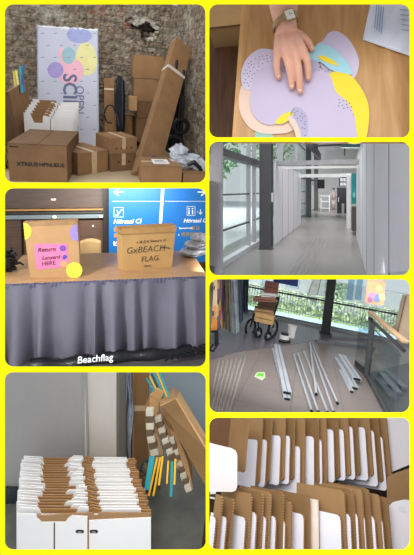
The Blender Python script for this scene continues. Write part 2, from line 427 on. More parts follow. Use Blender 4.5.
backbox(133, 163.5, 54, 77.8, 6.2, .52, 'topmost brown box of the tall stack at the brick wall')
t, A, a, d, h = carton('cardboard_box', 'small narrow brown box standing between the two-box stack and the long leaning box', (131.5,147.5), (141,144), 116, (130,111), tape=False)
obj('tape', MB().obox(A+a*.4+h*1.0-Z*.003, a*.2, d, Z*.004), TAPE, t)
backbox(129.5, 137, 97, 110.8, 6.05, .3, 'small pale box corner peeking out beside the tall stack at the wall', CARD_L)
# long box leaning
t = thing('long_cardboard_box', 'very long narrow cardboard box leaning diagonally against the back corner', 'box', C.fl(142,176))
B0 = C.at(130.5, 174, 4.75); T0 = C.at(170.8, 42, 6.3)
ln = T0-B0; Ld = ln.normalized(); wx = (V((1,-.25,0)) - Ld*V((1,-.25,0)).dot(Ld)).normalized(); wn = Ld.cross(wx).normalized()
if wn.y < 0: wn = -wn
# narrow left face then broad front face: rotate section
c1 = (wx*.86 - wn*.5).normalized(); c2 = (wx*.5+wn*.86).normalized()
fw = c1*.34*.0
side = (-(c2)).normalized()
O = B0
e1 = (wx*.62-wn*.78).normalized()*.14; e2 = (wx*.78+wn*.62).normalized()*.3
obj('body', MB().obox(O, e1, e2, ln), CARD, t, bevel=.006, label=None)
E = MB().obox(O+ln*.74+e1*1.0-e2*.02-(e1.normalized()*-.002), e2*1.04, Ld*.05, e1.normalized()*.002)
E.obox(O+ln*.74-e2.normalized()*.002, e1, Ld*.05, -e2.normalized()*.002); obj('tape', E, mat('white_tape','#cfc8bd',.3), t)
for (x, y, s_) in ((.25,.70,.05),(.5,.72,.04),(.7,.69,.05),(.15,.76,.04),(.85,.72,.035),(.45,.67,.035)): obj('tape_scrap', MB().blob(O+ln*y+e2*x-e1*.02, (s_,s_*.7,.006), ax=(e2.normalized(), Ld, e1.normalized()), noise=.25, n=8, m=4), mat('white_tape','#cfc8bd',.3), t)
obj('end_flap', MB().obox(O+ln+e1*.02+e2*.02, e1*.96, e2*.96, Ld*.006), CARD_L, t)
# front right box with a shipping label
t, A, a, d, h = carton('cardboard_box', 'brown box with a white shipping label at the front right of the storage room', (142,188), (181,188), 166, (141,157), tape=False)
obj('shipping_label', MB().obox(A+h+a*.3+d*.25, a*.42, d*.5, Z*.003), PAPER, t)
obj('label_print', MB().obox(A+h+a*.36+d*.55+Z*.003, a*.25, d*.05, Z*.001).obox(A+h+a*.36+d*.4+Z*.003, a*.3, d*.05, Z*.001), INK, t)
s = MB(); text_mb(s, '99.10', .06, A+a*.32+h*.08-V((0,.003,0)), a.normalized(), Z, bold=.003); obj('printed_text', s, INK, t)
obj('tape', MB().obox(A+a*.02+d*.46+h, a*.28, d*.1, Z*.002), TAPE, t)
t, A, a, d, h = carton('cardboard_box', 'brown box in the right corner below the clear plastic bag', (183,188), (205,186.5), 173.5, (184,166), tape=False)
zb = A.z+h.z
# crumpled plastic bag
c0 = C.fl(187, 168, zb)+V((0,.05,.04))
t = thing('plastic_bag', 'crumpled clear grey plastic bag on top of the right corner box', 'plastic bag', c0-Z*.04)
BAG = mat('clear_bag', '#b9bdc4', .18, var=.35, scale=9, bump=.5, bscale=25, spec=.8)
s = MB(); rg = random.Random(9)
def bagblob(s, c, r, n, m, seed, k=.3):
    rg = random.Random(seed); 
    s.blob(c, r, n=n, m=m, noise=k)
random.seed(4)
s.blob(c0+V((0,0,.02)), (.2,.14,.1), n=18, m=12, noise=.16); s.blob(c0+V((-.09,.05,.13)), (.11,.1,.09), n=14, m=10, noise=.2); s.blob(c0+V((.13,-.06,-.02)), (.1,.1,.1), n=14, m=10, noise=.2)
obj('bag_body', s, BAG, t)
s = MB(); s.tube([c0+V((-.02,-.16,.02)), c0+V((.05,-.17,.06)), c0+V((.12,-.18,.0)), c0+V((.16,-.17,-.06))], [.02,.03,.025,.015]); obj('black_content', s, BLACK, t)
# black bag leaning on back wall
t = thing('black_bag', 'tall black fabric bag standing between the banner and the tall box stack', 'bag', C.at(120,142,6.3))
pth = [C.at(120,142,6.3), C.at(120.5,120,6.4), C.at(120.5,98,6.5), C.at(120,82,6.6), C.at(119.5,76,6.6)]
FAB = mat('black_fabric', '#15171f', .85, var=.3, scale=12, bump=.3)
obj('bag_body', MB().tube(pth, [.1,.115,.12,.12,.05], n=10, sq=.6), FAB, t, smooth=True)
obj('strap', MB().tube([C.at(118,80,6.45), C.at(115,95,6.35), C.at(116,112,6.3), C.at(119,126,6.2)], .012), BLACK, t)
obj('zipper', MB().tube([C.at(122,78,6.5), C.at(122.5,100,6.38), C.at(122,128,6.26)], .005), mat('zip','#4a4d58',.4), t)
# thin cardboard sheet behind the bag
t = thing('cardboard_sheet', 'narrow cardboard sheet leaning beside the black bag', 'cardboard', C.at(109,140,6.7))
A = C.at(104.5,138,6.6); B = C.at(114.5,138,6.6); T = C.at(104,78,7.0); obj('sheet', MB().obox(A, B-A, T-A, V((0,.012,0))), CARD, t)
obj('tape', MB().obox(lerp(A,T,.8)-V((0,.002,0)), B-A, (T-A)*.03, V((0,.002,0))), TAPE, t)
# cable loop
s = MB(); pts = []
for k in range(15):
    a_ = math.radians(70+k*20); pts.append(C.at(110+5.5*math.cos(a_), 114+9*math.sin(a_), 6.2))
s.tube(pts, .012); obj('black_cable', s, BLACK, label='thin black cable loop hanging left of the black bag', cat='cable')
# made-up dark bundle filling the shadow behind the long box
t = thing('dark_bundle', 'made-up dark bundle filling the shadow behind the long leaning box by the right brick wall', 'bundle', C.at(174,140,6.0))
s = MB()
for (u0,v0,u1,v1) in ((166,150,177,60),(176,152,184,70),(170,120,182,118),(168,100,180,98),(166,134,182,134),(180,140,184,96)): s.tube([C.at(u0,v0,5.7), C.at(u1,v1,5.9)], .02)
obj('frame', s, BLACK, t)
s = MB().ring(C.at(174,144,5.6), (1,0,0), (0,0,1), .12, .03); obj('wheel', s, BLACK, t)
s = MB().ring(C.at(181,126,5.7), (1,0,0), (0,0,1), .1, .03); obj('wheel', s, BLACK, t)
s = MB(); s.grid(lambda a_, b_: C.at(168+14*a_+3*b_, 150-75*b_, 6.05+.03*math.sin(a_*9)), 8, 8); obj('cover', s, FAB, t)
# purple scrap
obj('purple_ribbon', MB().tube([C.at(146,158.5,4.9), C.at(149,156.5,4.9), C.at(152,158,4.88), C.at(154.5,157,4.85)], [.02,.035,.03,.015]), mat('purple','#4a2f86',.6), label='small purple ribbon scrap lying behind the labelled front right box', cat='ribbon')
# leaning sheets at the left edge with coloured foam strips
for (P, lab, mm) in (([(4,179),(22,150),(12,91),(1,93)], 'dark brown cardboard sheet leaning at the left edge of the storage room', CARD_D),
                 ([(12,150),(34,131),(27,80),(9,91)], 'tall brown cardboard sheet leaning left of the white cartons', CARD)):
    a0 = C.fl(*P[0]) if False else C.at(P[0][0], P[0][1], 4.9 if lab.startswith('dark') else 5.6)
    ys = (4.9, 5.9, 6.1, 5.1) if lab.startswith('dark') else (5.5, 6.3, 6.6, 5.8)
    pts = [C.at(P[i][0], P[i][1], ys[i]) for i in range(4)]
    t = thing('cardboard_sheet', lab, 'cardboard', (pts[0]+pts[1])/2)
    obj('sheet', MB().prism(pts, V((-.02,.04,0))), mm, t, bevel=.003)
    obj('fold_line', MB().prism([lerp(pts[0],pts[1],.5)-V((-.004,.004,0)), lerp(pts[0],pts[1],.53)-V((-.004,.004,0)), lerp(pts[3],pts[2],.53)-V((-.004,.004,0)), lerp(pts[3],pts[2],.5)-V((-.004,.004,0))], V((-.002,.003,0))), SEAM, t)
for k, (u0,v0,u1,v1,cc,nm) in enumerate([(15,84,12.5,71,'#c9b44a','yellow'), (18,84,15,70.5,'#e0cf7a','pale yellow'), (21,83,19,66,'#3f9a9a','teal'), (23,82,21,74,'#3a69a6','blue'), (19.5,84,22.5,64,'#2f5f8f','dark blue')]):
    A = C.at(u0, v0+10, 6.2); B = C.at(u1, v1, 6.35); d_ = (B-A).normalized(); x_ = V((1,0,0))
    obj('foam_strip', MB().obox(A, x_*.03, V((0,.02,0)), B-A), mat('slat'+cc, cc, .6), label=nm+' foam strip sticking up behind the leaning sheets in the brick room', cat='foam strip', group='coloured foam strips in the brick room')
# pale wrapping at the lower left edge
s = MB().grid(lambda a_, b_: C.at(3+5*a_+1.2*math.sin(b_*14), 170-24*b_, 5.0-.05*math.sin(a_*7+b_*5)), 6, 10); obj('plastic_wrap', s, mat('wrap','#8f8676',.4,var=.4,scale=20), label='crumpled pale plastic wrap at the lower left edge beside the largest box', cat='plastic wrap')
# ---- folded white cartons standing in a row
WH1 = WHITE
def folded_carton(A, ex, W, H, seed=0, brown='notch', th=.006, label='', group='', detail=True, dn=None):
    """white carton standing on edge: two white panels with a notch and a brown liner showing in it"""
    rg = random.Random(seed); ex = ex.normalized(); up = Z; n = dn or ex.cross(up).normalized()
    if n.y > 0: n = -n                     # toward the viewer
    t = thing('folded_carton', label, 'carton', A+ex*W/2, group)
    def P(x, y, o=0): return A+ex*(x*W)+up*(y*H)+n*o
    j = rg.uniform(-.015,.015); nb = (.74 if detail else .76)+rg.uniform(-.03,.03)
    left = [(0,0),(.525,0),(.525,.9+j),(.40,.93+j),(.385,.93-.02),(.375,nb),(.2,nb),(.15,.9),(.125,.97+j),(.0,.985)]
    right = [(.535,0),(1,0),(1,.86+j),(.545,.84+j)] if detail else [(.535,0),(1,0),(1,.95+j),(.6,.93+j),(.59,.86),(.54,.86)]
    obj('white_panel', MB().prism([P(x,y) for x,y in left], n*th), WH1, t)
    obj('white_panel', MB().prism([P(x,y) for x,y in right], n*th), WH1, t)
    lt = .985 if detail else .8
    obj('brown_liner', MB().prism([P(x,y,-th) for x,y in ((0,0),(1,0),(1,.8),(.55,.8),(.5,.97),(.12,.97),(.1,.8),(0,.8)) if not detail] if not detail else [P(x,y,-th) for x,y in ((.0,0),(1,0),(1,.96*lt+j),(.63,lt),(.6,.94*lt),(.56,.94*lt),(.535,lt),(.13,.9*lt+j))], n*th*.98), CARD, t)
    if detail:
        obj('slit', MB().obox(P(.283,.0,th), ex*.008*W/.54, up*nb*H, n*.0006), SEAM, t)
        for cx in (.475,.56): obj('hand_slot', MB().prism([P(cx+x, .62+y, th) for x,y in rrect(0,0,.05,.045,.018,4)], n*.0008), SEAM, t)
    return t
for k in range(6):
    y = 5.75+.14*k; A = C.at(25+1.9*k, 136, y); A.z = -C.h; B = C.at(73+1.2*k, 136, y); W = (B-A).length*(1 if k == 0 else 1)
    H = C.at(30, 112-2.8*k, y).z+C.h
    folded_carton(A, V((1,.05,0)), (B-A).x, H, 10+k, label='folded white carton, %s in the row behind the largest brown box' % ('frontmost','second','third','fourth','fifth','rearmost')[k], group='white cartons in the brick room', th=.02, detail=False)
area((.3,1.5,1.6),(.2,6.5,-.5),1.2,9)
area((.2,4.6,1.6),(.3,7.2,.2),1.4,12)
CARD, CARD_D, CARD_L = CARD0, CARD_D0, CARD_L0
use(WORLD)
# ================================================================ hand on paper shapes (top right)
C = Cell(310, -1300, 0, 1.07); use(C)
def wood_mat(name, c1, c2, scale=3, stretch=(1,12,1), rough=.45):
    m = bpy.data.materials.new(name); m.use_nodes = True; N = m.node_tree.nodes; L = m.node_tree.links; b = N['Principled BSDF']
    tc = N.new('ShaderNodeTexCoord'); mp = N.new('ShaderNodeMapping'); mp.inputs['Scale'].default_value = stretch; L.new(tc.outputs['Object'], mp.inputs['Vector'])
    n = N.new('ShaderNodeTexNoise'); n.inputs['Scale'].default_value = scale; n.inputs['Detail'].default_value = 6; n.inputs['Distortion'].default_value = .6; L.new(mp.outputs[0], n.inputs['Vector'])
    r = N.new('ShaderNodeValToRGB'); r.color_ramp.elements[0].position = .3; r.color_ramp.elements[1].position = .72
    r.color_ramp.elements[0].color = hx(c1); r.color_ramp.elements[1].color = hx(c2); L.new(n.outputs['Fac'], r.inputs['Fac']); L.new(r.outputs['Color'], b.inputs['Base Color'])
    b.inputs['Roughness'].default_value = rough
    return m
TW = wood_mat('honey_wood_table', '#b5834c', '#cfa068', 5, (9,1.2,1), .4)
def p2(u, v, h=0): return C.fl(u, v, -C.h+h)
t = thing('table', 'honey-coloured wooden table under the hand and the paper shapes', 'table', p2(320,80)-Z*.03)
obj('tabletop', MB().prism([p2(246,-6), p2(414,-6), p2(414,139.6), p2(236,139.6)], -Z*.03), TW, t)
e0, e1 = p2(246,-6), p2(236,139.6); dx = V((-.012,0,0))
obj('edge_band', MB().prism([e0, e1, e1+dx, e0+dx], -Z*.03), wood_mat('edge_wood', '#d09a58', '#dba970', 8, (3,3,3), .4), t)
# lower things at the left
lowz = -C.h-.32
q = MB().prism([C.fl(207.4,-8,lowz), C.fl(260,-8,lowz), C.fl(250,140.5,lowz), C.fl(207.4,140.5,lowz)], -Z*.02)
struct('floor', q, wood_mat('dark_brown_floor', '#4a2f1c', '#6a4528', 6, (10,1,1), .6))
q = MB().obox(C.fl(207.8,28,lowz+.12), V((.28,0,0)), V((0,.3,0)), Z*.06)
t = thing('cardboard_box', 'pale brown box top seen at the far corner left of the wooden table', 'box', C.fl(220,20,lowz+.12))
obj('body', q, CARD_L, t, bevel=.003)
obj('dark_side', MB().obox(C.fl(207.8,28,lowz+.12)-V((0,.006,.12)), V((.28,0,0)), V((0,.005,0)), Z*.115), CARD_D, t)
# paper shapes
def smooth_poly(pts, n=4):
    out = []; m = len(pts)
    for i in range(m):
        p0, p1, p2_, p3 = [V((*pts[(i+k-1) % m], 0)) for k in range(4)]
        for j in range(n):
            s = j/n; q = .5*((2*p1)+(p2_-p0)*s+(2*p0-5*p1+4*p2_-p3)*s*s+(3*p1-p0-3*p2_+p3)*s**3); out.append((q.x, q.y))
    return out
LIL = mat('lilac_paper', '#c9bbd3', .55, var=.03); LIL2 = mat('pale_lilac_paper', '#d4c8de', .55, var=.03); LIL3 = mat('grey_lilac_paper', '#b5adc8', .55, var=.03)
PEACH = mat('peach_paper', '#ecccb8', .55, var=.03); YELP = mat('yellow_paper', '#f1d92c', .5, var=.03); CYAN = mat('light_blue_paper', '#a5d6e2', .5, var=.03); NAVY = mat('navy_dots', '#3c3768', .6); WCUT = mat('white_cut_edge', '#f2efee', .6)
def shape(label, pts, h, m, dots=None, seed=0, smooth=True):
    pp = smooth_poly(pts) if smooth else pts
    P = [p2(u, v, h) for u, v in pp]; c = sum(P, V())/len(P)
    t = thing('paper_shape', label, 'paper shape', c, 'cut-out paper shapes under the hand')
    obj('sheet', MB().prism(P, Z*.0022), [m, WCUT], t) if False else obj('sheet', MB().prism(P, Z*.0022, mi=0, side=1), [m, WCUT], t)
    if dots:
        rg = random.Random(seed); s = MB()
        for (u, v) in dots:
            a = rg.uniform(0, 3.1); s.prism([p2(u+.75*math.cos(a+x), v+.42*math.sin(a+x), h+.0023) for x in (0,1.1,2.2,3.3,4.4,5.5)], Z*.0003)
        o = obj('dot_pattern', s, NAVY, t, kind='stuff')
    return t
def scat(poly, n, seed, mind=3.0):
    rg = random.Random(seed); us = [p[0] for p in poly]; vs = [p[1] for p in poly]; out = []
    def inside(x, y):
        r = False
        for i in range(len(poly)):
            (x1,y1),(x2,y2) = poly[i], poly[i-1]
            if (y1 > y) != (y2 > y) and x < (x2-x1)*(y-y1)/(y2-y1)+x1: r = not r
        return r
    for _ in range(4000):
        u = rg.uniform(min(us), max(us)); v = rg.uniform(min(vs), max(vs))
        if inside(u, v) and all((u-a)**2+(v-b)**2 > mind**2 for a, b in out): out.append((u, v))
        if len(out) >= n: break
    return out
shape('pale lilac rounded paper shape sticking out at the upper right under the light blue arc', [(316,48),(323,41),(329,33),(338,32),(348,39),(356,52),(359,64),(355,77),(345,85),(325,75)], .000, LIL2)
shape('pale green-blue paper corner at the bottom edge below the peach shape', [(256,132),(270,133),(274,141),(258,141)], .000, mat('mint_paper','#9fc4b4',.6))
shape('peach paper shape curving around the lower left of the pile', [(243,84),(239,97),(240,112),(247,125),(257,132),(270,134),(290,132),(300,120),(280,90),(255,82)], .0026, PEACH)
shape('dotted pale lilac paper shape at the upper left of the pile', [(243,88),(241,75),(245,62),(253,53),(262,49),(275,51),(290,58),(290,80),(262,88),(250,90)], .0052, LIL2, scat([(244,84),(243,72),(249,61),(258,57),(272,54),(274,60),(262,66),(254,76),(249,86)], 34, 3), 1)
shape('yellow curved paper shape along the right side of the pile', [(328,76),(340,71),(352,77),(362,90),(368,104),(369,120),(364,141),(345,141),(335,110),(333,90)], .0052, YELP)
shape('light blue arc-shaped paper shape right of the thumb', [(308,58),(312,49),(323,44),(335,50),(346,61),(352,74),(343,73),(331,70),(320,62),(312,64)], .0078, CYAN)
shape('small yellow paper sliver lying on the light blue arc', [(318,56),(326,57),(335,62),(338,66),(330,64),(321,60)], .0104, YELP)
shape('largest lilac paper shape, right under the fingers', [(252,88),(250,100),(252,112),(259,121),(268,125),(280,123),(292,118),(300,125),(303,141),(352,141),(356,128),(353,112),(345,100),(336,92),(330,76),(318,68),(300,72),(280,66),(262,68),(254,77)], .0078, LIL,
      scat([(310,58),(322,62),(329,70),(324,74),(312,68)], 14, 6)+scat([(338,100),(344,98),(352,104),(354,116),(348,110),(338,106)], 20, 7), 2)
shape('small dotted lilac shape arching at the bottom of the pile', [(291,112),(294,107),(301,109),(307,116),(308,128),(306,141),(300,141),(297,128),(291,120)], .0104, LIL3, scat([(292,112),(295,108),(301,110),(306,117),(305,136),(299,120)], 16, 8, 2.4), 3)
shape('narrow peach shape beside the small dotted one at the bottom', [(288,119),(291,116),(296,122),(300,131),(301,141),(297,141),(294,130)], .0125, PEACH)
shape('small yellow crescent at the bottom of the paper pile', [(275,123),(281,116),(290,112),(293,115),(288,121),(281,124)], .0104, YELP)
shape('pale grey lilac sheet edge under the index finger', [(278,70),(285,74),(296,78),(310,76),(320,66),(312,60),(300,66),(286,66)], .0104, LIL3)  # thin grey lilac sheet lying on the largest lilac shape
# plastic mailer
t = thing('plastic_mailer', 'white plastic mailing bag with faint printing at the upper right of the table', 'mailer', p2(388,28))
def ml(a_, b_):
    p = lerp(lerp(V((373,-8,0)), V((414,-8,0)), a_), lerp(V((362.5,39.5,0)), V((414,57.5,0)), a_), b_)
    return p2(p.x, p.y, .003+.006*abs(math.sin(a_*9+b_*5))*math.sin(3.1*min(a_*4,1)/2))
obj('bag_sheet', MB().grid(ml, 14, 14), mat('glossy_white_plastic', '#e3e6f2', .38, var=.05, scale=10, bump=.25, bscale=14, spec=.4), t, smooth=True, solid=.002)
s = MB()
for k in range(5): s.prism([p2(400+k*.5, 9+k*5, .012), p2(409, 10+k*5, .012), p2(409, 11+k*5, .012), p2(400+k*.5, 10+k*5, .012)], Z*.0003)
obj('address_lines', s, mat('faint_grey_ink', '#a9adb8', .6), t)
s = MB()
for k in range(4): s.prism([p2(376.5+k*2.2, 4+k, .013), p2(377.3+k*2.2, 4+k, .013), p2(375.0+k*2.2, 28+k*2, .013), p2(374.2+k*2.2, 28+k*2, .013)], Z*.0003)
obj('seam_print', s, mat('faint_blue_ink', '#8fa0bd', .6), t)
# ---- arm and hand
SKIN = mat('skin', '#e2ab92', .5, var=.07, scale=30, bump=.06, bscale=150)
def skin_mat():
    nt = SKIN.node_tree; b = nt.nodes['Principled BSDF']; b.inputs['Subsurface Weight'].default_value = .12
    b.inputs['Subsurface Radius'].default_value = (.01,.004,.002); b.inputs['Subsurface Scale'].default_value = .5
skin_mat()
base = .0125
person = thing('person', 'bare right-side forearm and hand wearing a watch, fingertips pressing on the paper shapes', 'person', p2(286,40,base))
person['label'] = 'person reaching in from above, bare forearm and hand pressing fingertips on the paper shapes'
s = MB()
def tb(pts, rs, n=12, sq=1): 
    P = [p2(u, v, base+h) for u, v, h in pts]; s.tube(P, rs, n=n, sq=sq)
    s.blob(P[-1], (rs[-1],)*3, n=10, m=8); s.blob(P[0], (rs[0],)*3, n=10, m=8)
# forearm
P = [p2(u, v, base+h) for u, v, h in [(282,-22,.06),(283,-4,.056),(284,10,.05),(285,20,.044),(286,27,.040),(287,34,.036)]]
s.tube(P, [.052,.046,.040,.034,.031,.030], n=20)
for (kn, mc, pts) in []: pass
K = {'pinky': [(280,30,.034),(278.8,42,.034),(278,52,.034),(277,61,.034),(277.2,70,.022),(278.5,77,.011)],
     'ring': [(284,30,.036),(285,44,.040),(286.5,55,.042),(289,66,.042),(291,77,.027),(292,87,.011)],
     'middle': [(288,30,.036),(292,44,.040),(295.5,55,.042),(298,68,.043),(299.5,80,.028),(300,91,.011)],
     'index': [(291,31,.034),(298,42,.036),(303,51,.037),(307,61,.037),(308.3,70,.024),(308,78,.011)]}
for k, pts in K.items():
    tb(pts, [.0145,.015,.0135,.0114,.0104,.0092])
tb([(290,30,.028),(298,35,.024),(304,38,.022),(309,43,.018),(312,49,.010)], [.014,.0145,.012,.0105,.0085])
for (a_, b_) in (((279,46,.033),(286,48,.038)),((286,48,.038),(294,48,.038)),((294,48,.038),(301,46,.034)),((281,38,.033),(296,38,.034)),((283,32,.034),(291,32,.034))):
    tb([a_, b_], [.0125,.0125])
# knuckle bumps
for (u, v, h) in ((278.3,51,.044),(286.5,54,.052),(295.3,54,.052),(302.7,50.5,.046)): s.blob(p2(u, v, base+h-.004), (.0095,.011,.007), n=10, m=8)
for (u, v, h) in ((277,61,.041),(289,66,.049),(298,68,.050),(307,61,.044)): s.blob(p2(u, v, base+h-.004), (.0085,.0085,.006), n=10, m=8)
o = obj('body', s, SKIN, person, smooth=True)
md = o.modifiers.new('r', 'REMESH'); md.mode = 'VOXEL'; md.voxel_size = .0022; md.use_smooth_shade = True
md = o.modifiers.new('sm', 'SMOOTH'); md.iterations = 6; md.factor = .5
NAIL = mat('nail', '#e8b9a6', .3, var=.03)
for (u, v, h, du) in ((278.6,75.5,.020,.1),(292,85.5,.021,.1),(300,89.5,.021,0),(308,76.5,.020,-.1)):
    q = MB().blob(p2(u, v, base+h-.001), (.0055,.0075,.0018), n=10, m=6); obj('fingernail', q, NAIL, person, smooth=True)
q = MB().blob(p2(311.6,47.2,base+.019), (.0045,.006,.002), n=10, m=6); obj('fingernail', q, NAIL, person, smooth=True)
# ring on a finger: thin silver band as the photograph shows a glint
# ---- watch
t = thing('wristwatch', 'gold-toned wristwatch with a square white dial worn on the wrist', 'watch', p2(287,24,base+.04))
wc = p2(285.3,23,base+.043); fwd = (p2(286,27,base+.04)-p2(285,20,base+.044)).normalized()
ax1 = V((1,0,0)); ax1 = (ax1-fwd*ax1.dot(fwd)).normalized(); ax2 = fwd.cross(ax1)
ax1t = (ax1*math.cos(.25)-fwd*math.sin(.25)).normalized()
s = MB(); R_ = .0365; nn = 40
prof = []
for i in range(nn):
    a = 2*math.pi*i/nn; d = ax1t*math.cos(a)+ax2*math.sin(a)
    for (w_, r_) in ((-.009,0),(.009,0),(.009,.004),(-.009,.004)): s.v.append(wc+d*(R_+r_)+fwd*w_)
for i in range(nn):
    for k in range(4): s.f.append([i*4+k, ((i+1) % nn)*4+k, ((i+1) % nn)*4+(k+1) % 4, i*4+(k+1) % 4]); s.m.append(0)
GOLD = mat('brushed_gold', '#a58660', .5, .35, var=.15, scale=60)
obj('strap', s, GOLD, t)
up = ax2 if ax2.z > 0 else -ax2
up = (up+ax1*.35).normalized(); sx = (ax1-up*ax1.dot(up)-fwd*.2).normalized(); sy = up.cross(sx)
fc = wc+up*(R_+.005)
obj('case', MB().box(fc, (.031,.034,.008), (sx, sy, up)), GOLD, t, bevel=.002)
obj('dial', MB().box(fc+up*.0043, (.025,.027,.001), (sx, sy, up)), mat('dial_white', '#e8e6da', .25), t)
obj('watch_hands', MB().box(fc+up*.0052+sx*.003, (.009,.001,.0004), (sx, sy, up)).box(fc+up*.0052+sy*.003, (.001,.008,.0004), (sx, sy, up)), INK, t)
obj('crown', MB().tube([fc+sx*.0155, fc+sx*.019], .002), GOLD, t)
use(WORLD)
# ================================================================ corridor (right, second)
C = Cell(344, 190, 0, 1.6); use(C)      # local y runs down the corridor
zf = -1.6
XW = -2.42; XR = C.fl(366, 270).x; XL = C.fl(275, 245).x
def cw(u, v, x): return C.pl(u, v, (x,0,0), (1,0,0))
GREYF = mat('grey_stone_floor', '#8e8d8d', .18, var=.06, scale=2, spec=.6)
def tile_floor(name, col, mortar, sx, sy, rough=.2, var=.03):
    m = bpy.data.materials.new(name); m.use_nodes = True; N = m.node_tree.nodes; L = m.node_tree.links; b = N['Principled BSDF']
    tc = N.new('ShaderNodeTexCoord'); br = N.new('ShaderNodeTexBrick'); L.new(tc.outputs['Object'], br.inputs['Vector'])
    br.offset = 0; br.inputs['Scale'].default_value = 1; br.inputs['Brick Width'].default_value = sx; br.inputs['Row Height'].default_value = sy; br.inputs['Mortar Size'].default_value = .006
    c = hx(col); br.inputs['Color1'].default_value = c; br.inputs['Color2'].default_value = tuple(x*(1-var*3) for x in c[:3])+(1,); br.inputs['Mortar'].default_value = hx(mortar)
    L.new(br.outputs['Color'], b.inputs['Base Color']); b.inputs['Roughness'].default_value = rough; b.inputs['Specular IOR Level'].default_value = .5
    return m
TF = tile_floor('polished_grey_tiles', '#7d7a78', '#6a6867', .9, .9, .28)
FARY = 36
q = MB().poly([C.fl(206,277), C.fl(414,277), V((C.fl(414,277).x+.3, 12, zf)), V((3, FARY, zf)), V((-3.2, FARY, zf)), V((-3.2, 11, zf))])
struct('floor', q, TF, origin=(0,0,zf))
# tactile guidance strip
t = thing('tactile_strip', 'ribbed tactile guidance strip set into the grey corridor floor', 'floor strip', C.fl(300,255)); 
s = MB()
x0 = C.fl(291.5,270).x
for k in range(5): s.obox(V((x0+k*.1, C.fl(295,277.5).y, zf)), V((.035,0,0)), V((0,6.5,0)), Z*.005)
obj('rib', s, mat('rib_grey', '#767472', .5), t, kind='stuff')
# exterior
OUT = mat('pale_pavement', '#c9cbcf', .8, var=.05, scale=1)
q = MB().poly([V((-40,3,zf-.15)), V((XW-.25,3,zf-.15)), V((XW-.25,60,zf-.15)), V((-40,60,zf-.15))]); struct('ground_outside', q, OUT)
LEAF = mat('leaf_green', '#7fae7a', .8, var=.35, scale=8); TRUNK = mat('trunk', '#5d5348', .9)
def tree(c, H, r, seed, label, n=420, leaf=.16, col=None):
    rg = random.Random(seed); t = thing('tree', label, 'tree', c)
    s = MB(); s.tube([c, c+Z*H*.35+V((.05,0,0)), c+Z*H*.7], [.13,.1,.05]);
    for k in range(5):
        a = k*1.3; s.tube([c+Z*H*(.35+.07*k), c+Z*H*(.55+.07*k)+V((math.cos(a),math.sin(a),0))*r*.6], [.05,.02])
    obj('trunk', s, TRUNK, t)
    s = MB()
    for k in range(n):
        d = V((rg.gauss(0,1), rg.gauss(0,1), rg.gauss(0,1))).normalized()*rg.uniform(.4,1)**.5
        p = c+Z*H*.68+V((d.x*r, d.y*r, d.z*H*.34)); a = V((rg.uniform(-1,1), rg.uniform(-1,1), rg.uniform(-1,1))).normalized(); b = a.cross(V((rg.uniform(-1,1), .3, 1))).normalized()
        s.quad(p-a*leaf, p+b*leaf*.6, p+a*leaf, p-b*leaf*.6)
    obj('foliage', s, col or LEAF, t, kind='stuff')
    return t
tree(V((-5.6,15.5,zf-.15)), 5.2, 1.7, 1, 'leafy street tree seen through the nearest corridor window')
tree(V((-9.5,31,zf-.15)), 8, 2.2, 2, 'tree farther along the street outside the corridor windows')
tree(V((-4.6,27,zf-.15)), 8, 1.6, 3, 'slim tree close to the glass halfway down the corridor')
# building across
t = thing('building', 'pale office building across the street with rows of tinted windows', 'building', V((-20,22,zf-.15)))
obj('facade', MB().box(V((-20.5,30,2.4)), (1,60,8)), mat('pale_facade', '#d9dcdd', .8), t)
for i in range(9):
    for j in range(2):
        f = obj('window', MB().box(V((-19.95,8+i*6,.6+j*3)), (.1,4,1.5)), mat('tint', '#8fb6b4', .2, var=.1), t)
t = thing('hedge', 'low green hedge with railings across the street', 'hedge', V((-12,20,zf-.15)))
s = MB(); rg = random.Random(8)
for k in range(900):
    p = V((-12+rg.uniform(-.4,.4), rg.uniform(8,40), zf-.1+rg.uniform(0,1.0))); a = V((rg.uniform(-1,1),rg.uniform(-1,1),rg.uniform(-1,1))).normalized()*.14; s.quad(p-a, p+V((0,.12,.05)), p+a, p-V((0,.12,.05)))
obj('foliage', s, LEAF, t, kind='stuff')
# window wall
DK = mat('anthracite_steel', '#5a595b', .5, .1, var=.06); ALU = mat('pale_aluminium', '#c3c5c8', .4, .2, var=.04); GL = glass_mat('window_glass', '#f2f7f6', .03)
topz = 5.0
def zat(u, v, x): return cw(u, v, x)
s = MB(); ya = 6.0
# bottom rail
struct('trim_1', MB().obox(V((XW-.08,6,zf)), V((.16,0,0)), V((0,28,0)), Z*.12), ALU)
ztr = cw(235,157,XW).z
# transom bands
zb1 = cw(240, 162, XW).z
struct('trim_2', MB().obox(V((XW-.1,6,zb1)), V((.22,0,0)), V((0,28,0)), Z*.16), DK)
wins = [(7.6,10.55),(11.15,16),(16.4,21.5),(21.9,27)]
for i, (a, b) in enumerate(wins):
    w = struct('window_%d' % (i+1), MB().box(V((XW-.05,(a+b)/2,zf+2.6)), (.012, b-a, 5.0)), GL)
    f = MB()
    for yy in (a+.05, b-.05): f.box(V((XW,yy,zf+2.6)), (.1,.1,5.0))
    obj('window_frame', f, ALU, w)
    f = MB()
    for zz in (zf+.75, zf+1.5): f.box(V((XW+.01,(a+b)/2,zz)), (.06,b-a,.035))
    f.box(V((XW+.01,(a+b)/2,zf+4.2)), (.06,b-a,.05))
    obj('glazing_bar', f, DK, w)
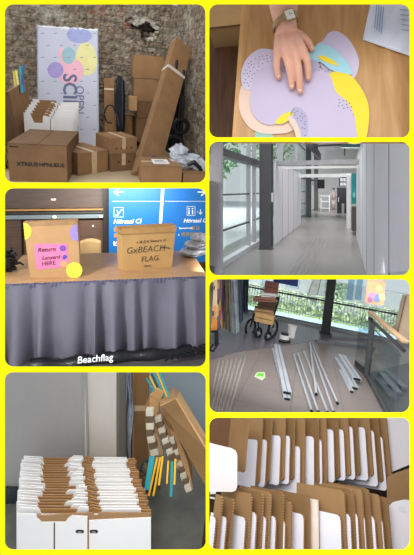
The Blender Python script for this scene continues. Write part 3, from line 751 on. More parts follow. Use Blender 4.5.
# posts at the windows
def post(u0, u1, vb, label, d=.3):
    A = C.fl(u0, vb); y = A.y; B = C.at(u1, vb, y)
    t = thing('steel_column', label, 'column', (A+B)/2, 'steel columns along the corridor windows')
    w = (B-A).x; c = (A+B)/2
    # H profile: two flanges and a web, on a base plate
    obj('flange', MB().obox(A, V((w,0,0)), V((0,.03,0)), Z*5.2), DK, t); obj('flange', MB().obox(A+V((0,d,0)), V((w,0,0)), V((0,.03,0)), Z*5.2), DK, t)
    obj('web', MB().obox(A+V((w*.45,.03,0)), V((w*.1,0,0)), V((0,d-.03,0)), Z*5.2), DK, t)
    obj('base_plate', MB().obox(A-V((.03,.03,0)), V((w+.06,0,0)), V((0,d+.06,0)), Z*.02), DK, t)
    return t
t = post(259.3, 271, 249.3, 'nearest and widest dark steel column beside the white partition row')
obj('switch_box', MB().obox(C.at(269,202,C.fl(265,249).y-.06), V((.1,0,0)), V((0,.05,0)), Z*.25), WHITE, t)
post(306, 310.8, 217, 'dark steel column just beyond the left partition row')
post(314, 318, 210.5, 'farthest dark steel column on the left of the corridor')
# near left grey jamb
t = struct('wall_left', MB().obox(C.at(204,277.2,6.9), V((C.at(221.5,277,6.9).x-C.at(204,277,6.9).x,0,0)), V((0,.1,0)), Z*4.6), mat('grey_wall_paint', '#b0aeb2', .6, var=.03))
# partition rows
PAN = mat('white_partition_panel', '#dad7dc', .45, var=.02); 
def zlow(x, y):                       # panels start where the display wall lets the eye reach
    u = PU; 
    w = CELL.R @ V((x, y, 0)); return max(zf, -(277.2-PV)/F*w.y)
def panel_row(x, ys, H, side, label, group):
    for i in range(len(ys)-1):
        a, b = ys[i], ys[i+1]; A1 = a+.0175; B1 = b-.0175
        t = thing('partition_panel', label % ('nearest','second','third','fourth','fifth','sixth','seventh','eighth','ninth')[i], 'partition', V((x,(a+b)/2,zlow(x,(a+b)/2))), group)
        ex = V((.05,0,0))
        obj('panel', MB().prism([V((x-.025,A1,zlow(x,A1)+.04)), V((x-.025,B1,zlow(x,B1)+.04)), V((x-.025,B1,zf+H)), V((x-.025,A1,zf+H))], ex), PAN, t)
        obj('panel_joint', MB().obox(V((x-.028,b-.014,zlow(x,b))), V((.056,0,0)), V((0,.028,0)), Z*(zf+H-zlow(x,b))), DK, t)
        obj('base_rail', MB().prism([V((x-.02,a,zlow(x,a))), V((x-.02,b,zlow(x,b))), V((x-.02,b,zlow(x,b)+.04)), V((x-.02,a,zlow(x,a)+.04))], V((.04,0,0))), ALU, t)
        if i == 0: obj('top_rail', MB().box(V((x,(ys[0]+ys[-1])/2,zf+H+.03)), (.08,ys[-1]-ys[0],.06)), ALU, t)
ysL = [cw(u,190,XL).y for u in (274.3,281.5,287.8,293,297.3,300.5)]
HL = cw(274.3,161.5,XL).z-zf
panel_row(XL, ysL, HL, 1, '%s tall white panel of the left corridor partition', 'left partition panels')
ysR = [cw(u,190,XR).y for u in (416,392,376,368,364,361,359,357.2)]
HR = 2.62
panel_row(XR, ysR, HR, -1, '%s tall white panel of the right corridor partition', 'right partition panels')
# portal of white beams
yp = C.fl(350,228).y
def bar(u0, v0, u1, v1, y, dy, m, name, label, cat, parent=None):
    A = C.at(u0, v1, y); B = C.at(u1, v0, y); return MB().obox(V((A.x,y,A.z)), V((B.x-A.x,0,0)), V((0,dy,0)), Z*(B.z-A.z))
t = thing('portal_frame', 'white portal frame spanning the far end of the corridor', 'frame', C.fl(350,228.5))
obj('beam', bar(298,173.5,352.5,177.5,yp,.3,WHITE,'','',''), WHITE, t)
A = C.fl(346.5,228.5); obj('post', MB().obox(A, V((C.at(350.5,228.5,yp).x-A.x,0,0)), V((0,.3,0)), Z*(C.at(350,175,yp).z-zf)), WHITE, t)
t = thing('cross_beam', 'wide grey beam crossing above the corridor partitions', 'beam', C.at(320,166,11.6))
obj('beam', MB().obox(C.at(274,165.5,11.7), C.at(365,163.8,11.7)-C.at(274,165.5,11.7), V((0,.3,0)), Z*.13), mat('grey_beam','#a9a7a8',.5), t)
obj('light_strip', MB().obox(C.at(282,169,12.2), C.at(364,168,12.2)-C.at(282,169,12.2), V((0,.2,0)), Z*.07), WHITE, t)
# ceiling grid far above
t = thing('roof_louvres', 'dark roof beams and louvres high above the corridor', 'roof beams', C.at(320,150,20))
for k in range(7):
    y = 13+k*2.4; obj('louvre', MB().box(V((-.9,y,3.05-.02*k)), (1.7,.35,.1)), DK, t)
obj('main_beam', MB().obox(V((-1.75,9,2.2)), V((.12,0,0)), V((0,22,0)), Z*.5), DK, t)
obj('main_beam', MB().obox(V((.0,9.5,2.55)), V((.08,0,0)), V((0,22,0)), Z*.3), DK, t)
struct('ceiling', MB().box(V((1.9,24,3.6)), (5.2,30,.1)).box(V((-1.6,26,4.4)), (2.6,24,.1)), mat('pale_ceiling', '#c4c4c6', .8))
for k in range(4):
    y = 17+k*3.5
    t = thing('ceiling_light', 'long white light fitting under the pale ceiling, number %s from the front' % ('one','two','three','four')[k], 'light', V((1.2,y,3.4)), 'ceiling light fittings in the corridor')
    obj('housing', MB().box(V((.8,y,3.25)), (1.6,.18,.1)), DK, t); obj('diffuser', MB().box(V((.8,y,3.19)), (1.5,.12,.02)), mat('lamp_white','#ffffff',.4,emit=1.2), t)
# far wall + details
struct('wall_back', MB().box(V((0,FARY,1.2)), (12,.2,5.8)), mat('pale_far_wall', '#c8c8c6', .7, var=.04))
struct('wall_right', MB().obox(V((XR+1.6,15,zf)), V((.1,0,0)), V((0,21,0)), Z*5), mat('pale_far_wall', '#c8c8c6', .7))
yk = C.fl(340,214).y
t = thing('dark_cabinet', 'tall black cabinet standing at the far end of the corridor', 'cabinet', C.fl(342,214.5))
A = C.fl(337,213.5); obj('body', MB().obox(A, V((C.at(346.8,213,A.y).x-A.x,0,0)), V((0,1,0)), Z*(C.at(340,187.5,A.y).z-zf)), mat('near_black','#232227',.5), t)
obj('handle', MB().box(A+V((.1,-.03,.95)), (.04,.04,.3)), ALU, t); obj('door_gap', MB().box(A+V((.42,-.004,.9)), (.02,.01,1.7)), BLACK, t)
t = thing('white_roll', 'white cylinder leaning at the black cabinet', 'roll', C.fl(343.5,216)); obj('roll_body', MB().tube([C.fl(343,215.5), C.fl(343,215.5)+V((0,.02,.75))], .07), WHITE, t)
# teal poster on right beyond the partition
A = cw(351.8,206,XR+.42); t = thing('teal_poster', 'teal poster hanging in the opening beyond the right partition', 'poster', C.at(355,205,15))
obj('sheet', MB().obox(C.at(351.5,204,16.0), V((.36,0,0)), V((0,.02,0)), Z*1.15), mat('teal','#2b8f92',.4,var=.3,scale=3), t)
obj('print', MB().prism([C.at(354,195,15.97)+V((.05*math.cos(a),0,.12*math.sin(a))) for a in [k*.7 for k in range(9)]], V((0,.01,0))), mat('cyan_print','#77cfc8',.4), t)
t = thing('counter', 'small wooden counter with dark base behind the right partition opening', 'counter', C.at(354,228,15.6))
obj('base', MB().obox(C.at(352,231,15.2), V((.25,0,0)), V((0,1.2,0)), Z*.85), mat('dark_base','#56504b',.6), t); obj('worktop', MB().obox(C.at(351.6,208.5,15.2), V((.3,0,0)), V((0,1.3,0)), Z*.04), CARD_L, t)
# teal glazing top right, dark screen
t = thing('teal_banner', 'dark teal banner hanging below the ceiling above the corridor', 'banner', C.at(358,145,14)); obj('sheet', MB().obox(C.at(341,147.5,13), V((1.05,0,0)), V((0,.03,0)), Z*.4), mat('dark_teal','#24494d',.4), t)
obj('hem_rod', MB().tube([C.at(341,148,13), C.at(373,148,13)], .02), ALU, t)
t = thing('wall_screen', 'black screen on the far wall left of the cabinet', 'screen', C.at(321,184,30)); obj('panel', MB().box(C.at(321,184,30), (.5,.08,.65)), BLACK, t); obj('bracket', MB().box(C.at(318,184,30.2), (.9,.06,.06)), DK, t)
t = thing('wall_picture', 'small framed black picture on the far wall above the cabinet', 'picture', C.at(343,181,33)); obj('frame', MB().box(C.at(343,182,33), (.62,.06,.7)), mat('near_black','#232227',.5), t); 
for k in range(4): obj('print', MB().box(C.at(341.4+3.1*(k % 2),179.7+4.4*(k//2),32.9), (.2,.04,.26)), ALU, t)
t = thing('person', 'distant person in pale clothes walking near the far wall', 'person', C.fl(333.5,210))
A = C.fl(333.5,209.5); s = MB(); s.tube([A+V((-.08,0,0)), A+V((-.07,0,.85))], [.06,.09]); s.tube([A+V((.08,.1,0)), A+V((.06,0,.85))], [.06,.09]); s.blob(A+Z*1.6, (.1,.1,.13)); s.tube([A+Z*.85, A+Z*1.2, A+Z*1.42, A+Z*1.55], [.16,.18,.14,.05], n=12)
s.tube([A+V((-.2,0,1.38)), A+V((-.24,0,.85))], [.055,.04]); s.tube([A+V((.2,0,1.38)), A+V((.24,0,.85))], [.055,.04]); obj('body', s, mat('pale_clothes','#cfc0b8',.8), t, smooth=True)
obj('hair', MB().blob(A+V((0,.02,1.66)), (.11,.11,.1)), INK, t)
t = thing('floor_sign', 'white rack standing at the far left end of the corridor', 'rack', C.fl(324,212)); A = C.fl(321,211.5)
s = MB()
for x in (0,.55): s.box(A+V((x,0,.45)), (.04,.04,.9))
obj('posts', s, WHITE, t) if False else [obj('post', MB().box(A+V((x,0,.6)), (.05,.05,1.2)), WHITE, t) for x in (0,.6)]
for z_ in (.25,.75,1.15): obj('shelf', MB().box(A+V((.3,0,z_)), (.6,.3,.04)), WHITE, t)
area((-.8,16,3.0),(-.8,16,-1),3,480,sy=14)
area((.2,29,2.7),(.2,31,-1),2.5,260,sy=6)
area((-12,20,7),(-13,20,-1.6),14,5200,sy=34)
use(WORLD)
# ================================================================ counter with signs (left, second)
C = Cell(112, 150, 0, 2.05); use(C)
TZ = -1.30; zf = -2.05
def tp(u, v, h=0): return C.fl(u, v, TZ+h)
FLc, FRc = tp(-6, 284.3), tp(207.4, 275.9)
ax = (FRc-FLc).normalized(); ay = Z.cross(ax).normalized()
CW = wood_mat('counter_wood', '#a98058', '#c29a6c', 4, (1.2,10,1), .45)
t = thing('table', 'long wooden table with a pleated grey skirt along its front', 'table', (FLc+FRc)/2+ay*.5+Z*(zf-TZ))
Wd = (FRc-FLc).length; dep = (tp(60,254)-FLc).dot(ay)
obj('tabletop', MB().obox(FLc-Z*.03, ax*Wd, ay*dep, Z*.03), CW, t, bevel=.004)
for (a_, b_) in ((.08,.1),(.08,dep-.1),(Wd-.1,.1),(Wd-.1,dep-.1)): obj('leg', MB().tube([FLc+ax*a_+ay*b_-Z*.03, V((*(FLc+ax*a_+ay*b_).xy, zf))], .02), BLACK, t)
SK = mat('grey_skirt_cloth', '#716e7a', .85, var=.1, scale=2.5, bump=.1, bscale=60)
def skirt(a_, b_):
    x = a_*Wd; ph = x*30+1.3*math.sin(x*5.1)+.8*math.sin(x*13.7)
    amp = (.012+.06*b_)*(1+.35*math.sin(x*7.3))
    wv = math.sin(ph)*amp + .012*b_*math.sin(ph*.47+1)
    return FLc+ax*(x+.012*b_*math.sin(ph*.8))-ay*(.012+amp+wv+.02*b_)-Z*(.012+b_*(.738-.008*math.sin(ph*.3)))
obj('skirt', MB().grid(skirt, 420, 14), SK, t, smooth=True)
def band(a_, b_):
    x = a_*Wd; return FLc+ax*x-ay*(.016+.004*math.sin(x*160)+.004*math.sin(b_*3.1))-Z*(-.004+b_*.05)
obj('skirt_band', MB().grid(band, 600, 3), mat('skirt_band_cloth','#5f5c72',.85,var=.15,scale=60), t, smooth=True)
# floor and back wall
q = MB().poly([C.fl(1,371), C.fl(209,371), C.at(214,300,7.5)*1.0+V((0,0,0)), C.at(-6,300,7.5)])
for p in q.v: p.z = zf
DF = mat('dark_hall_floor', '#54504f', .35, var=.15, scale=3); struct('floor', q, DF)
YW = 6.6
def wq(u, v, y=YW): return C.at(u, v, y)
def wbox(u0, v0, u1, v1, y, dy=.04):
    A = wq(u0, v1, y); B = wq(u1, v0, y); return MB().obox(A, V((B.x-A.x,0,0)), V((0,dy,0)), Z*(B.z-A.z))
DW = wood_mat('dark_wood_wall', '#5f4534', '#745541', 2.5, (1,1,12), .5)
struct('wall_back', wbox(-3,182,210,300,YW+.12,.1), mat('brown_lower_wall','#6a4c33',.6,var=.12,scale=3))
t = thing('ceiling_panel', 'dark brown slatted upper wall panel with a small recessed lamp', 'wall panel', wq(55,200,YW))
obj('panel', wbox(-2,184,108.5,208.5,YW+.02,.08), mat('dark_taupe_panel','#6b5c52',.6,var=.12,scale=3,stretch=(1,1,8)), t)
obj('recessed_lamp', wbox(51,199,55.5,200.2,YW-.01,.03), mat('warm_lamp','#fff1d8',.4,emit=1.3), t)
t = thing('wall_beam', 'horizontal light wood beam with a grey steel track under it', 'beam', wq(55,212,YW))
obj('wood_trim', wbox(-2,208.6,108.5,211.4,YW-.06,.12), mat('pine_trim','#c99a63',.5), t)
obj('shadow_gap', wbox(-2,211.4,108.5,214.2,YW-.0,.06), mat('gap_grey','#5e5b55',.5), t)
obj('steel_track', wbox(-2,214.2,108.5,219.6,YW-.05,.1), mat('track_steel','#9fadb0',.35,.3,var=.1,scale=3), t)
obj('track_groove', wbox(-2,216,108.5,217.6,YW-.054,.01), mat('track_groove','#5c6668',.4), t)
obj('lamp', MB().blob(wq(54.5,217,YW-.1), (.03,.02,.022)), mat('warm_lamp','#fff1d8',.4,emit=1.3), t); obj('lamp', MB().blob(wq(101,216.5,YW-.1), (.025,.02,.02)), mat('warm_lamp','#fff1d8',.4,emit=1.3), t)
for k,(u0,u1) in enumerate(((-3,23),(23.6,79),(79.5,104))):
    t = thing('wood_panel', ('leftmost brown wooden back wall panel behind the black item','brown wooden back wall panel hidden mostly by the cardboard sign','brown wooden back wall panel behind the pale chair')[k], 'wall panel', wq((u0+u1)/2,262,YW))
    obj('panel', wbox(u0,220,u1,275,YW+.05,.05), DW if k != 1 else mat('warm_brown_panel','#7d5838',.55,var=.1), t)
    obj('edge_strip', wbox(u1-.8,220,u1,275,YW+.03,.03), SEAM, t)
    obj('kick_line', wbox(u0,238,u1,239,YW+.04,.02), mat('line_brown','#8f6d4d',.5), t)
obj('downlight', MB().blob(wq(93,226,YW), (.015,.01,.015)), mat('warm_lamp','#fff1d8',.4,emit=1.3), label='small warm spot lamp on the brown wall above the pale chair', cat='light')
struct('trim_1', wbox(103.5,184,108.6,275,YW-.07,.14), mat('dark_mullion','#3a332e',.5))
# blue signs
BLUE = mat('sign_blue', '#1a70bb', .45, var=.05, scale=2); SW = mat('sign_white', '#f2f6fa', .5)
YS = YW-.3
tA = thing('blue_sign', 'left blue wayfinding panel with an arrow, escalator pictogram and hall lettering', 'sign', wq(134,250,YS))
tB = thing('blue_sign', 'right blue wayfinding panel with pictograms, behind the grey plastic bags', 'sign', wq(186,250,YS))
pa = [wq(108.8,262,YS), wq(158.2,262,YS), wq(162.2,184,YS), wq(108.8,184,YS)]; obj('board', MB().prism(pa, V((0,.04,0))), BLUE, tA)
pb = [wq(160,262,YS), wq(207.4,262,YS), wq(207.4,184,YS), wq(164.2,184,YS)]; obj('board', MB().prism(pb, V((0,.04,0))), BLUE, tB)
t = thing('white_pole', 'slim white post between the two blue wayfinding panels', 'post', wq(160,262,YS)); obj('post_body', MB().prism([wq(156.6,262,YS-.02), wq(159.6,262,YS-.02), wq(164.6,184,YS-.02), wq(161.6,184,YS-.02)], V((0,.05,0))), mat('post_white','#dfe6ea',.4), t)
def stroke(pts, y, w=.012, closed=False):
    s = MB(); P = [wq(u, v, y) for u, v in pts]
    for a, b in zip(P[:-1], P[1:]):
        d = (b-a).normalized(); n = V((-d.z,0,d.x))*w/2; s.prism([a-n-d*w*.3, b-n+d*w*.3, b+n+d*w*.3, a+n-d*w*.3], V((0,-.002,0)))
    return s
def merge(*ms):
    r = MB()
    for m in ms: r.add(m.v, m.f)
    return r
y1 = YS-.001
obj('arrow', merge(stroke([(114.8,192),(123,192)],y1,.022), stroke([(118.4,188.6),(114.6,192),(118.4,195.4)],y1,.022)), SW, tA)
obj('divider', stroke([(112.5,201.3),(160,201.3)], y1, .006), SW, tA)
obj('escalator_pictogram', merge(stroke([(114,207.5),(123.5,207.5),(123.5,217),(114,217),(114,207.5)],y1,.006), stroke([(115.5,215),(118,215),(121,210),(122.6,210)],y1,.014), stroke([(117,210.5),(118,213)],y1,.01)), SW, tA)
def wtext(t, txt, u, v, size, nm='lettering', m=None, y=None, shear=.25, align='LEFT'):
    s = MB(); text_mb(s, txt, size, wq(u, v, y or y1)-V((0,.002,0)), V((1,0,0)), Z, depth=.0015, shear=shear, bold=size*.02, align=align); obj(nm, s, m or SW, t)
wtext(tA, 'Hörsaal CI', 113.2, 223.6, .098)
for k in range(2):
    v = 227.5+k*6; obj('room_tag', merge(*[wbox(u, v, u+3, v+4, y1-.002, .002) for u in (114,)]), mat('tag_orange','#c9853f',.5), tA)
obj('arrow', merge(stroke([(114,245),(118,240.5)],y1,.016), stroke([(114,241.5),(114,245.2),(118,245.2)],y1,.016)), SW, tA)
obj('arrow', merge(stroke([(198,192),(206,192)],y1,.022), stroke([(201.5,188.6),(205.5,192),(201.5,195.4)],y1,.022)), SW, tB)
obj('divider', stroke([(165,201.3),(206,201.3)], y1, .006), SW, tB)
obj('lift_pictogram', merge(stroke([(187,206.5),(195,206.5),(195,215.5),(187,215.5),(187,206.5)],y1,.006), stroke([(189,214),(189,210.5)],y1,.02), stroke([(192.5,214),(192.5,210.5)],y1,.02), stroke([(188.6,208.6),(189.4,208.6)],y1,.02), stroke([(192.1,208.6),(192.9,208.6)],y1,.02)), SW, tB)
obj('arrow', merge(stroke([(200.5,209.5),(200.5,214)],y1,.012), stroke([(198.9,212.4),(200.5,214.2),(202.1,212.4)],y1,.012), stroke([(197.2,211.8),(197.8,211.8)],y1,.012)), SW, tB)
wtext(tB, 'Hörsaal CI', 183.3, 222.6, .092)
wtext(tB, 'Seminarraum', 179, 229, .042, shear=0); wtext(tB, '&', 178, 235.6, .04, shear=0)
for i, (u, v) in enumerate([(191,226),(196,226),(181.5,232.2),(185.8,232.2),(190.1,232.2),(194.4,232.2),(198.7,232.2)]): obj('room_tag', wbox(u, v, u+3.6, v+4, y1-.002, .002), mat('tag_brown','#8d7a68',.5), tB)
# chair back
CH = mat('pale_beech', '#d9b27a', .45, var=.05)
t = thing('chair', 'pale beech chair behind the table, only its backrest showing beside the cardboard sign', 'chair', C.at(90,256,5.9)*1.0)
cx = C.at(90,256,5.6); cx.z = zf
def back(a_, b_):
    A = C.at(79.5,254,5.6); B = C.at(101,254,5.6); x = lerp(A.x, B.x, a_); top = C.at(90,239+1.5*(2*a_-1)**2*1.5,5.6).z
    return V((x, 5.6+.04*math.sin(math.pi*a_), lerp(A.z-.1, top, b_)))
obj('backrest', MB().grid(back, 12, 6), CH, t, solid=.02, smooth=True)
for x in (-.13,.13):
    obj('leg', MB().tube([V((cx.x+x,5.6,zf)), V((cx.x+x,5.62,C.at(90,252,5.6).z))], .014), ALU, t)
    obj('leg', MB().tube([V((cx.x+x,5.95,zf)), V((cx.x+x,5.95,zf+.45))], .014), ALU, t)
obj('seat', MB().box(V((cx.x,5.8,zf+.46)), (.36,.38,.02)), CH, t)
# ---- cardboard sign box
TC = mat('sign_cardboard', '#bf9668', .8, var=.08, scale=4)
A = tp(30,278.8); B = tp(80.7,277.2); w = B-A; n = Z.cross(w).normalized(); up = (Z*1+n*.05).normalized(); 
Ht = (C.at(22.8,222.5,A.y)-A).dot(up)
t = thing('cardboard_sign', 'upright cardboard box used as a sign, with a pink note and round stickers', 'sign', (A+B)/2)
TL = C.at(23.2,222.8,A.y+.03); TR = C.at(77.4,220.5,B.y+.03)
obj('box_body', MB().prism([A,B,TR,TL], n*.09), TC, t, bevel=.004)
obj('top_fold', MB().prism([lerp(A,TL,.93)-n*.003, lerp(B,TR,.93)-n*.003, TR-n*.003+Z*.006, TL-n*.003+Z*.006], n*.096), mat('fold_cardboard','#a9835a',.8), t)
nf = (B-A).cross(TL-A).normalized()
if nf.y > 0: nf = -nf
def sp(u, v, o=.002): return C.pl(u, v, A+nf*o, nf)
nl = TL-A
NOTE = mat('pink_note', '#ef7fab', .6, var=.04)
obj('pink_note', MB().prism([sp(33.8,243.9),sp(67.3,243.6),sp(68.3,266.4),sp(36.6,270)], nf*.0015), NOTE, t)
GR = mat('marker_ink', '#5a3a4a', .6)
def htext(t, txt, p0, ux, size, m, fn, shear=.15, nm='handwriting', bold=0):
    s = MB(); o = fn(*p0, .005); e = (fn(*ux, .005)-o).normalized(); text_mb(s, txt, size, o, e, (Z-e*Z.dot(e)), depth=.0006, shear=shear, bold=bold); obj(nm, s, m, t)
htext(t, 'Return', (37.6,252.2), (56,251), .062, GR, sp, .2, bold=.001)
htext(t, 'Lanyard', (42,259.8), (60,258.4), .054, GR, sp, .2, bold=.001)
htext(t, 'HERE', (42,265.9), (58,264.2), .056, GR, sp, 0, bold=.001)
VIO = mat('violet_print', '#7a4fa8', .5); 
def spoly(pts, o, th=.001): return MB().prism([sp(u, v, o) for u, v in pts], nf*th)
obj('print_blob', spoly(ell(62.8,248.3,2.9,3.6,wob=.15,seed=3), .004), VIO, t); obj('print_blob', spoly(ell(64.6,257.2,2.4,2.2,wob=.1,seed=5), .004), mat('indigo_print','#5a4fb4',.5), t)
obj('print_blob', spoly(ell(63.8,264,3.6,3,seed=4), .004), mat('orange_print','#f3a06a',.5), t)
YST = mat('yellow_sticker', '#f1e34a', .5, var=.06)
obj('round_sticker', spoly([p for p in ell(23.5,231.5,8.3,8.6,28) if p[0] >= 22.9+ (p[1]-222)*.12]+[(24.5,239.5),(22.9,223)] if False else [(23.3,223.3)]+[(23.9+7.7*math.sin(a), 231.5-8.4*math.cos(a)) for a in [k*math.pi/14 for k in range(1,14)]]+[(25.1,240)], .003), YST, t)
obj('round_sticker', spoly(ell(74.2,270.2,8.2,8.0,28), .006), YST, t)
obj('oval_sticker', spoly([(77.2,224.5)]+[(77.6-7.8*math.sin(a), 232.6-8.4*math.cos(a)) for a in [k*math.pi/12 for k in range(1,12)]]+[(78.4,241)], .003), mat('violet_sticker','#a18be0',.4), t)
# ---- paper bag
KR = mat('kraft_paper', '#c9a066', .8, var=.07, scale=5, bump=.1)
A = tp(122.6,270.9); B = tp(172,267); n = Z.cross(B-A).normalized()
TL = C.at(121.5,228.5,A.y+.0); TR = C.at(175.8,226,B.y+.0)
nf = (B-A).cross(TL-A).normalized()
if nf.y > 0: nf = -nf
SL = A+V((-.05,.16,0)); STL = C.at(116.5,226,A.y+.16)
t = thing('paper_bag', 'kraft paper bag with handwritten lettering and a folded rim, right of the cardboard sign', 'paper bag', (A+B)/2)
Bk = B+n*.2; TRk = TR+n*.2
s = MB(); s.add([A,B,TR,TL,SL,Bk,TRk,STL], [(0,1,2,3),(4,0,3,7),(1,5,6,2),(5,4,7,6),(0,4,5,1)]); obj('bag_body', s, KR, t)
s = MB(); R1_ = [C.at(116,225.6,A.y+.12), C.at(120,229,A.y-.012), C.at(176.2,226.6,B.y-.012), C.at(175.4,224.2,B.y+.1)]; dn_ = Z*-.06
s.quad(R1_[1], R1_[2], R1_[2]+dn_, R1_[1]+dn_); s.quad(R1_[0], R1_[1], R1_[1]+dn_, R1_[0]+dn_); s.quad(R1_[2], R1_[3], R1_[3]+dn_, R1_[2]+dn_)
obj('folded_rim', s, mat('kraft_rim','#b88f58',.8), t, solid=.004)
sp2 = lambda u, v, o=.004: C.pl(u, v, A+nf*o, nf)
htext(t, '+ R·E·K·Return to', (136,244), (172,240.5), .046, INK, sp2, .2)
htext(t, 'GxBEACH', (126,253.8), (160,251), .098, mat('grey_marker','#5f5040',.6), sp2, .2)
htext(t, 'Stands', (161,247.5), (176,250.5), .04, INK, sp2, .2)
htext(t, 'FLAG', (141,262), (160,260.2), .085, mat('grey_marker','#5f5040',.6), sp2, .1)
htext(t, 'vert.', (143.5,267.4), (160,266), .05, mat('grey_marker','#5f5040',.6), sp2, .1)
# ---- black bunch on the left of the counter
t = thing('black_bundle', 'bunch of black lanyards piled on the left end of the table', 'lanyards', tp(9,274))
rg = random.Random(4); s = MB(); c0 = tp(8,272)
for k in range(26):
    a = rg.uniform(0,6.28); z0 = rg.uniform(0,.22); r = rg.uniform(.03,.1)*(1.15-z0*2)
    p0 = c0+V((rg.uniform(-.04,.04),rg.uniform(-.04,.04),z0+.01)); p1 = p0+V((math.cos(a)*r,math.sin(a)*r,.02)); p2x = p0+V((math.cos(a)*r*1.3,math.sin(a)*r*1.3,-.01 if z0 > .03 else 0))
    s.tube([p0,p1,p2x], [.02,.016,.008], n=5)
obj('strap_pile', s, BLACK, t, kind='stuff')
s = MB().blob(c0+Z*.09, (.07,.06,.09), noise=.2); obj('strap_core', s, BLACK, t)
# ---- plastic bags at the right end
GB = mat('crinkled_grey_bag', '#c3c4c6', .3, var=.3, scale=14, bump=.5, bscale=30, spec=.7)
random.seed(12)
for k, (u, v, rx, rz, lab) in enumerate([(193,256,.17,.05,'lowest crumpled grey plastic bag on the right end of the table'), (196,249,.15,.05,'middle crumpled grey plastic bag in the pile at the right end'), (200,242,.12,.06,'topmost crumpled grey plastic bag in the pile at the right end')]):
    zc = (0.055,.145,.225)[k]; yy = tp(194,258).y+.1; c = C.at(u, v, yy); c.z = TZ+zc
    t = thing('plastic_bag', lab, 'plastic bag', c-Z*.05, 'plastic bags on the table')
    obj('bag_body', MB().blob(c, (rx,.15,rz), n=18, m=10, noise=.13), GB, t)
    obj('zip_strip', MB().tube([c+V((-rx*.9,-.12,0)), c+V((-.02,-.16,-.01)), c+V((rx*.8,-.13,.02))], .006), mat('zip_dark','#55565a',.4), t)
# ---- flag bag under the skirt
t = thing('flag_bag', 'long black bag with white lettering lying on the floor under the table skirt', 'bag', C.fl(120,360))
A = C.fl(30,369); B = C.fl(208,352); d = (B-A).normalized(); nn = Z.cross(d).normalized()
def bg_(a_, b_):
    p = lerp(A, B, a_); ang = math.pi*b_; r = .075+.012*math.sin(a_*31)+.01*math.sin(a_*11+b_*4)
    return p+nn*(.02-math.cos(ang)*r)+Z*(math.sin(ang)*r*.95+.004)
obj('bag_body', MB().grid(bg_, 60, 10), mat('black_nylon','#16161a',.35,var=.2,scale=10,bump=.3,bscale=30), t, smooth=True)
o_ = C.fl(77,365.5); s = MB(); e_ = (C.fl(130,360.2)-o_).normalized(); upn = (Z*.75+nn*.66).normalized(); 
P0 = A+d*((C.fl(78,364)-A).dot(d))-nn*.085+Z*.055
text_mb(s, 'Beachflag', .088, P0, d, upn, depth=.0006, bold=.0012); obj('lettering', s, SW, t)
s = MB(); rg = random.Random(3)
for k in range(5):
    a = C.fl(165+6*k, 366-1.2*k)+Z*.05; s.tube([a, a+V((.12,.05,.07)), a+V((.25,.02,.02)), a+V((.33,.12,.04))], .012, n=6)
obj('strap', s, BLACK, t)
area((-1.9,2.3,.5),(.2,4.2,-1.7),.6,19,spread=1.3)
area((.2,4.9,-.47),(.2,6.6,-.7),1.2,26,sy=.15)
use(WORLD)
# ================================================================ floor with loose bars and railing (right, third)
C = Cell(310, 255, 7.0, 1.6); use(C); zf = -1.6
def tz(x, y, v=277.3):                # height at which the opening's upper edge cuts a tall thing
    w = CELL.R @ V((x, y, 0)); up = CELL.R @ Z; k = (v-PV)/F
    return -(w.z+k*w.y)/(up.z+k*up.y)
TF5 = tile_floor('taupe_floor_tiles', '#857a75', '#6c6360', .55, .55, .3)
YG = C.fl(310,324.5).y
def fl5(u, v): return C.fl(u, v)
q = MB().poly([C.fl(206.5,416), C.fl(413,416), V((C.fl(415,340).x+.6, YG, zf)), V((C.fl(204,316).x-.6, YG, zf))]); struct('floor', q, TF5, origin=(0,0,zf))
# darker diagonal field of stone
q = MB().prism([C.fl(206.5,362), C.fl(237,352), C.fl(302,343), C.fl(352,334), C.fl(330,326.5), C.fl(206.5,322)], Z*.003); struct('trim_1', q, tile_floor('dark_stone_tiles', '#67636a', '#57545a', .55, .55, .28))
q = MB()
t = thing('tactile_strip', 'pale ribbed guidance strip in the floor at the lower left corner of the hall', 'floor strip', C.fl(220,390))
for k in range(7):
    a = C.fl(207+3.6*k, 414.5); b = C.fl(219+4.4*k if k else 219, 362-.8*k); dd = (b-a).normalized(); nn = Z.cross(dd)*.011
    q.prism([a-nn, a+nn, b+nn, b-nn], Z*.006)
obj('rib', q, mat('rib_taupe', '#948b82', .6), t, kind='stuff')
# outside: lower terrace, blue pavement, lawn, building
zo = -2.2
q = MB().poly([V((-9,YG+.25,zo)), V((9,YG+.25,zo)), V((9,30,zo)), V((-9,30,zo))]); struct('ground_outside', q, mat('blue_pavement', '#879fb0', .7, var=.08, scale=1.2))
q = MB().box(V((0,16.6,zo+.01)), (18,2.6,.02)); struct('lawn', q, mat('lawn_green', '#9db07a', .9, var=.25, scale=4))
struct('trim_2', MB().box(V((0,YG+.08,zf-.3)), (18,.12,.6)), mat('concrete_sill', '#a5a6a6', .7, var=.05))
yf = 15.3; fzt = C.at(310,296,yf).z
t = thing('garden_fence', 'dark metal bar fence standing on the lawn beyond the glass', 'fence', V((0,yf,zo)))
FM = mat('fence_green_grey', '#4f5b4e', .6)
s = MB()
for k in range(90): s.box(V((-4.6+k*.1,yf,(zo+fzt)/2)), (.022,.022,fzt-zo))
obj('bars', s, FM, t, kind='stuff')
obj('top_rail', MB().box(V((0,yf,fzt)), (9.4,.04,.04)), FM, t); obj('bottom_rail', MB().box(V((0,yf,zo+.1)), (9.4,.04,.04)), FM, t)
for k in range(4): obj('post', MB().box(V((-3.9+k*2.4,yf,(zo+fzt)/2)), (.07,.07,fzt-zo+.05)), FM, t)
t = thing('hedge', 'pale green hedge growing behind the bar fence', 'hedge', V((0,16,zo))); rg = random.Random(5); s = MB()
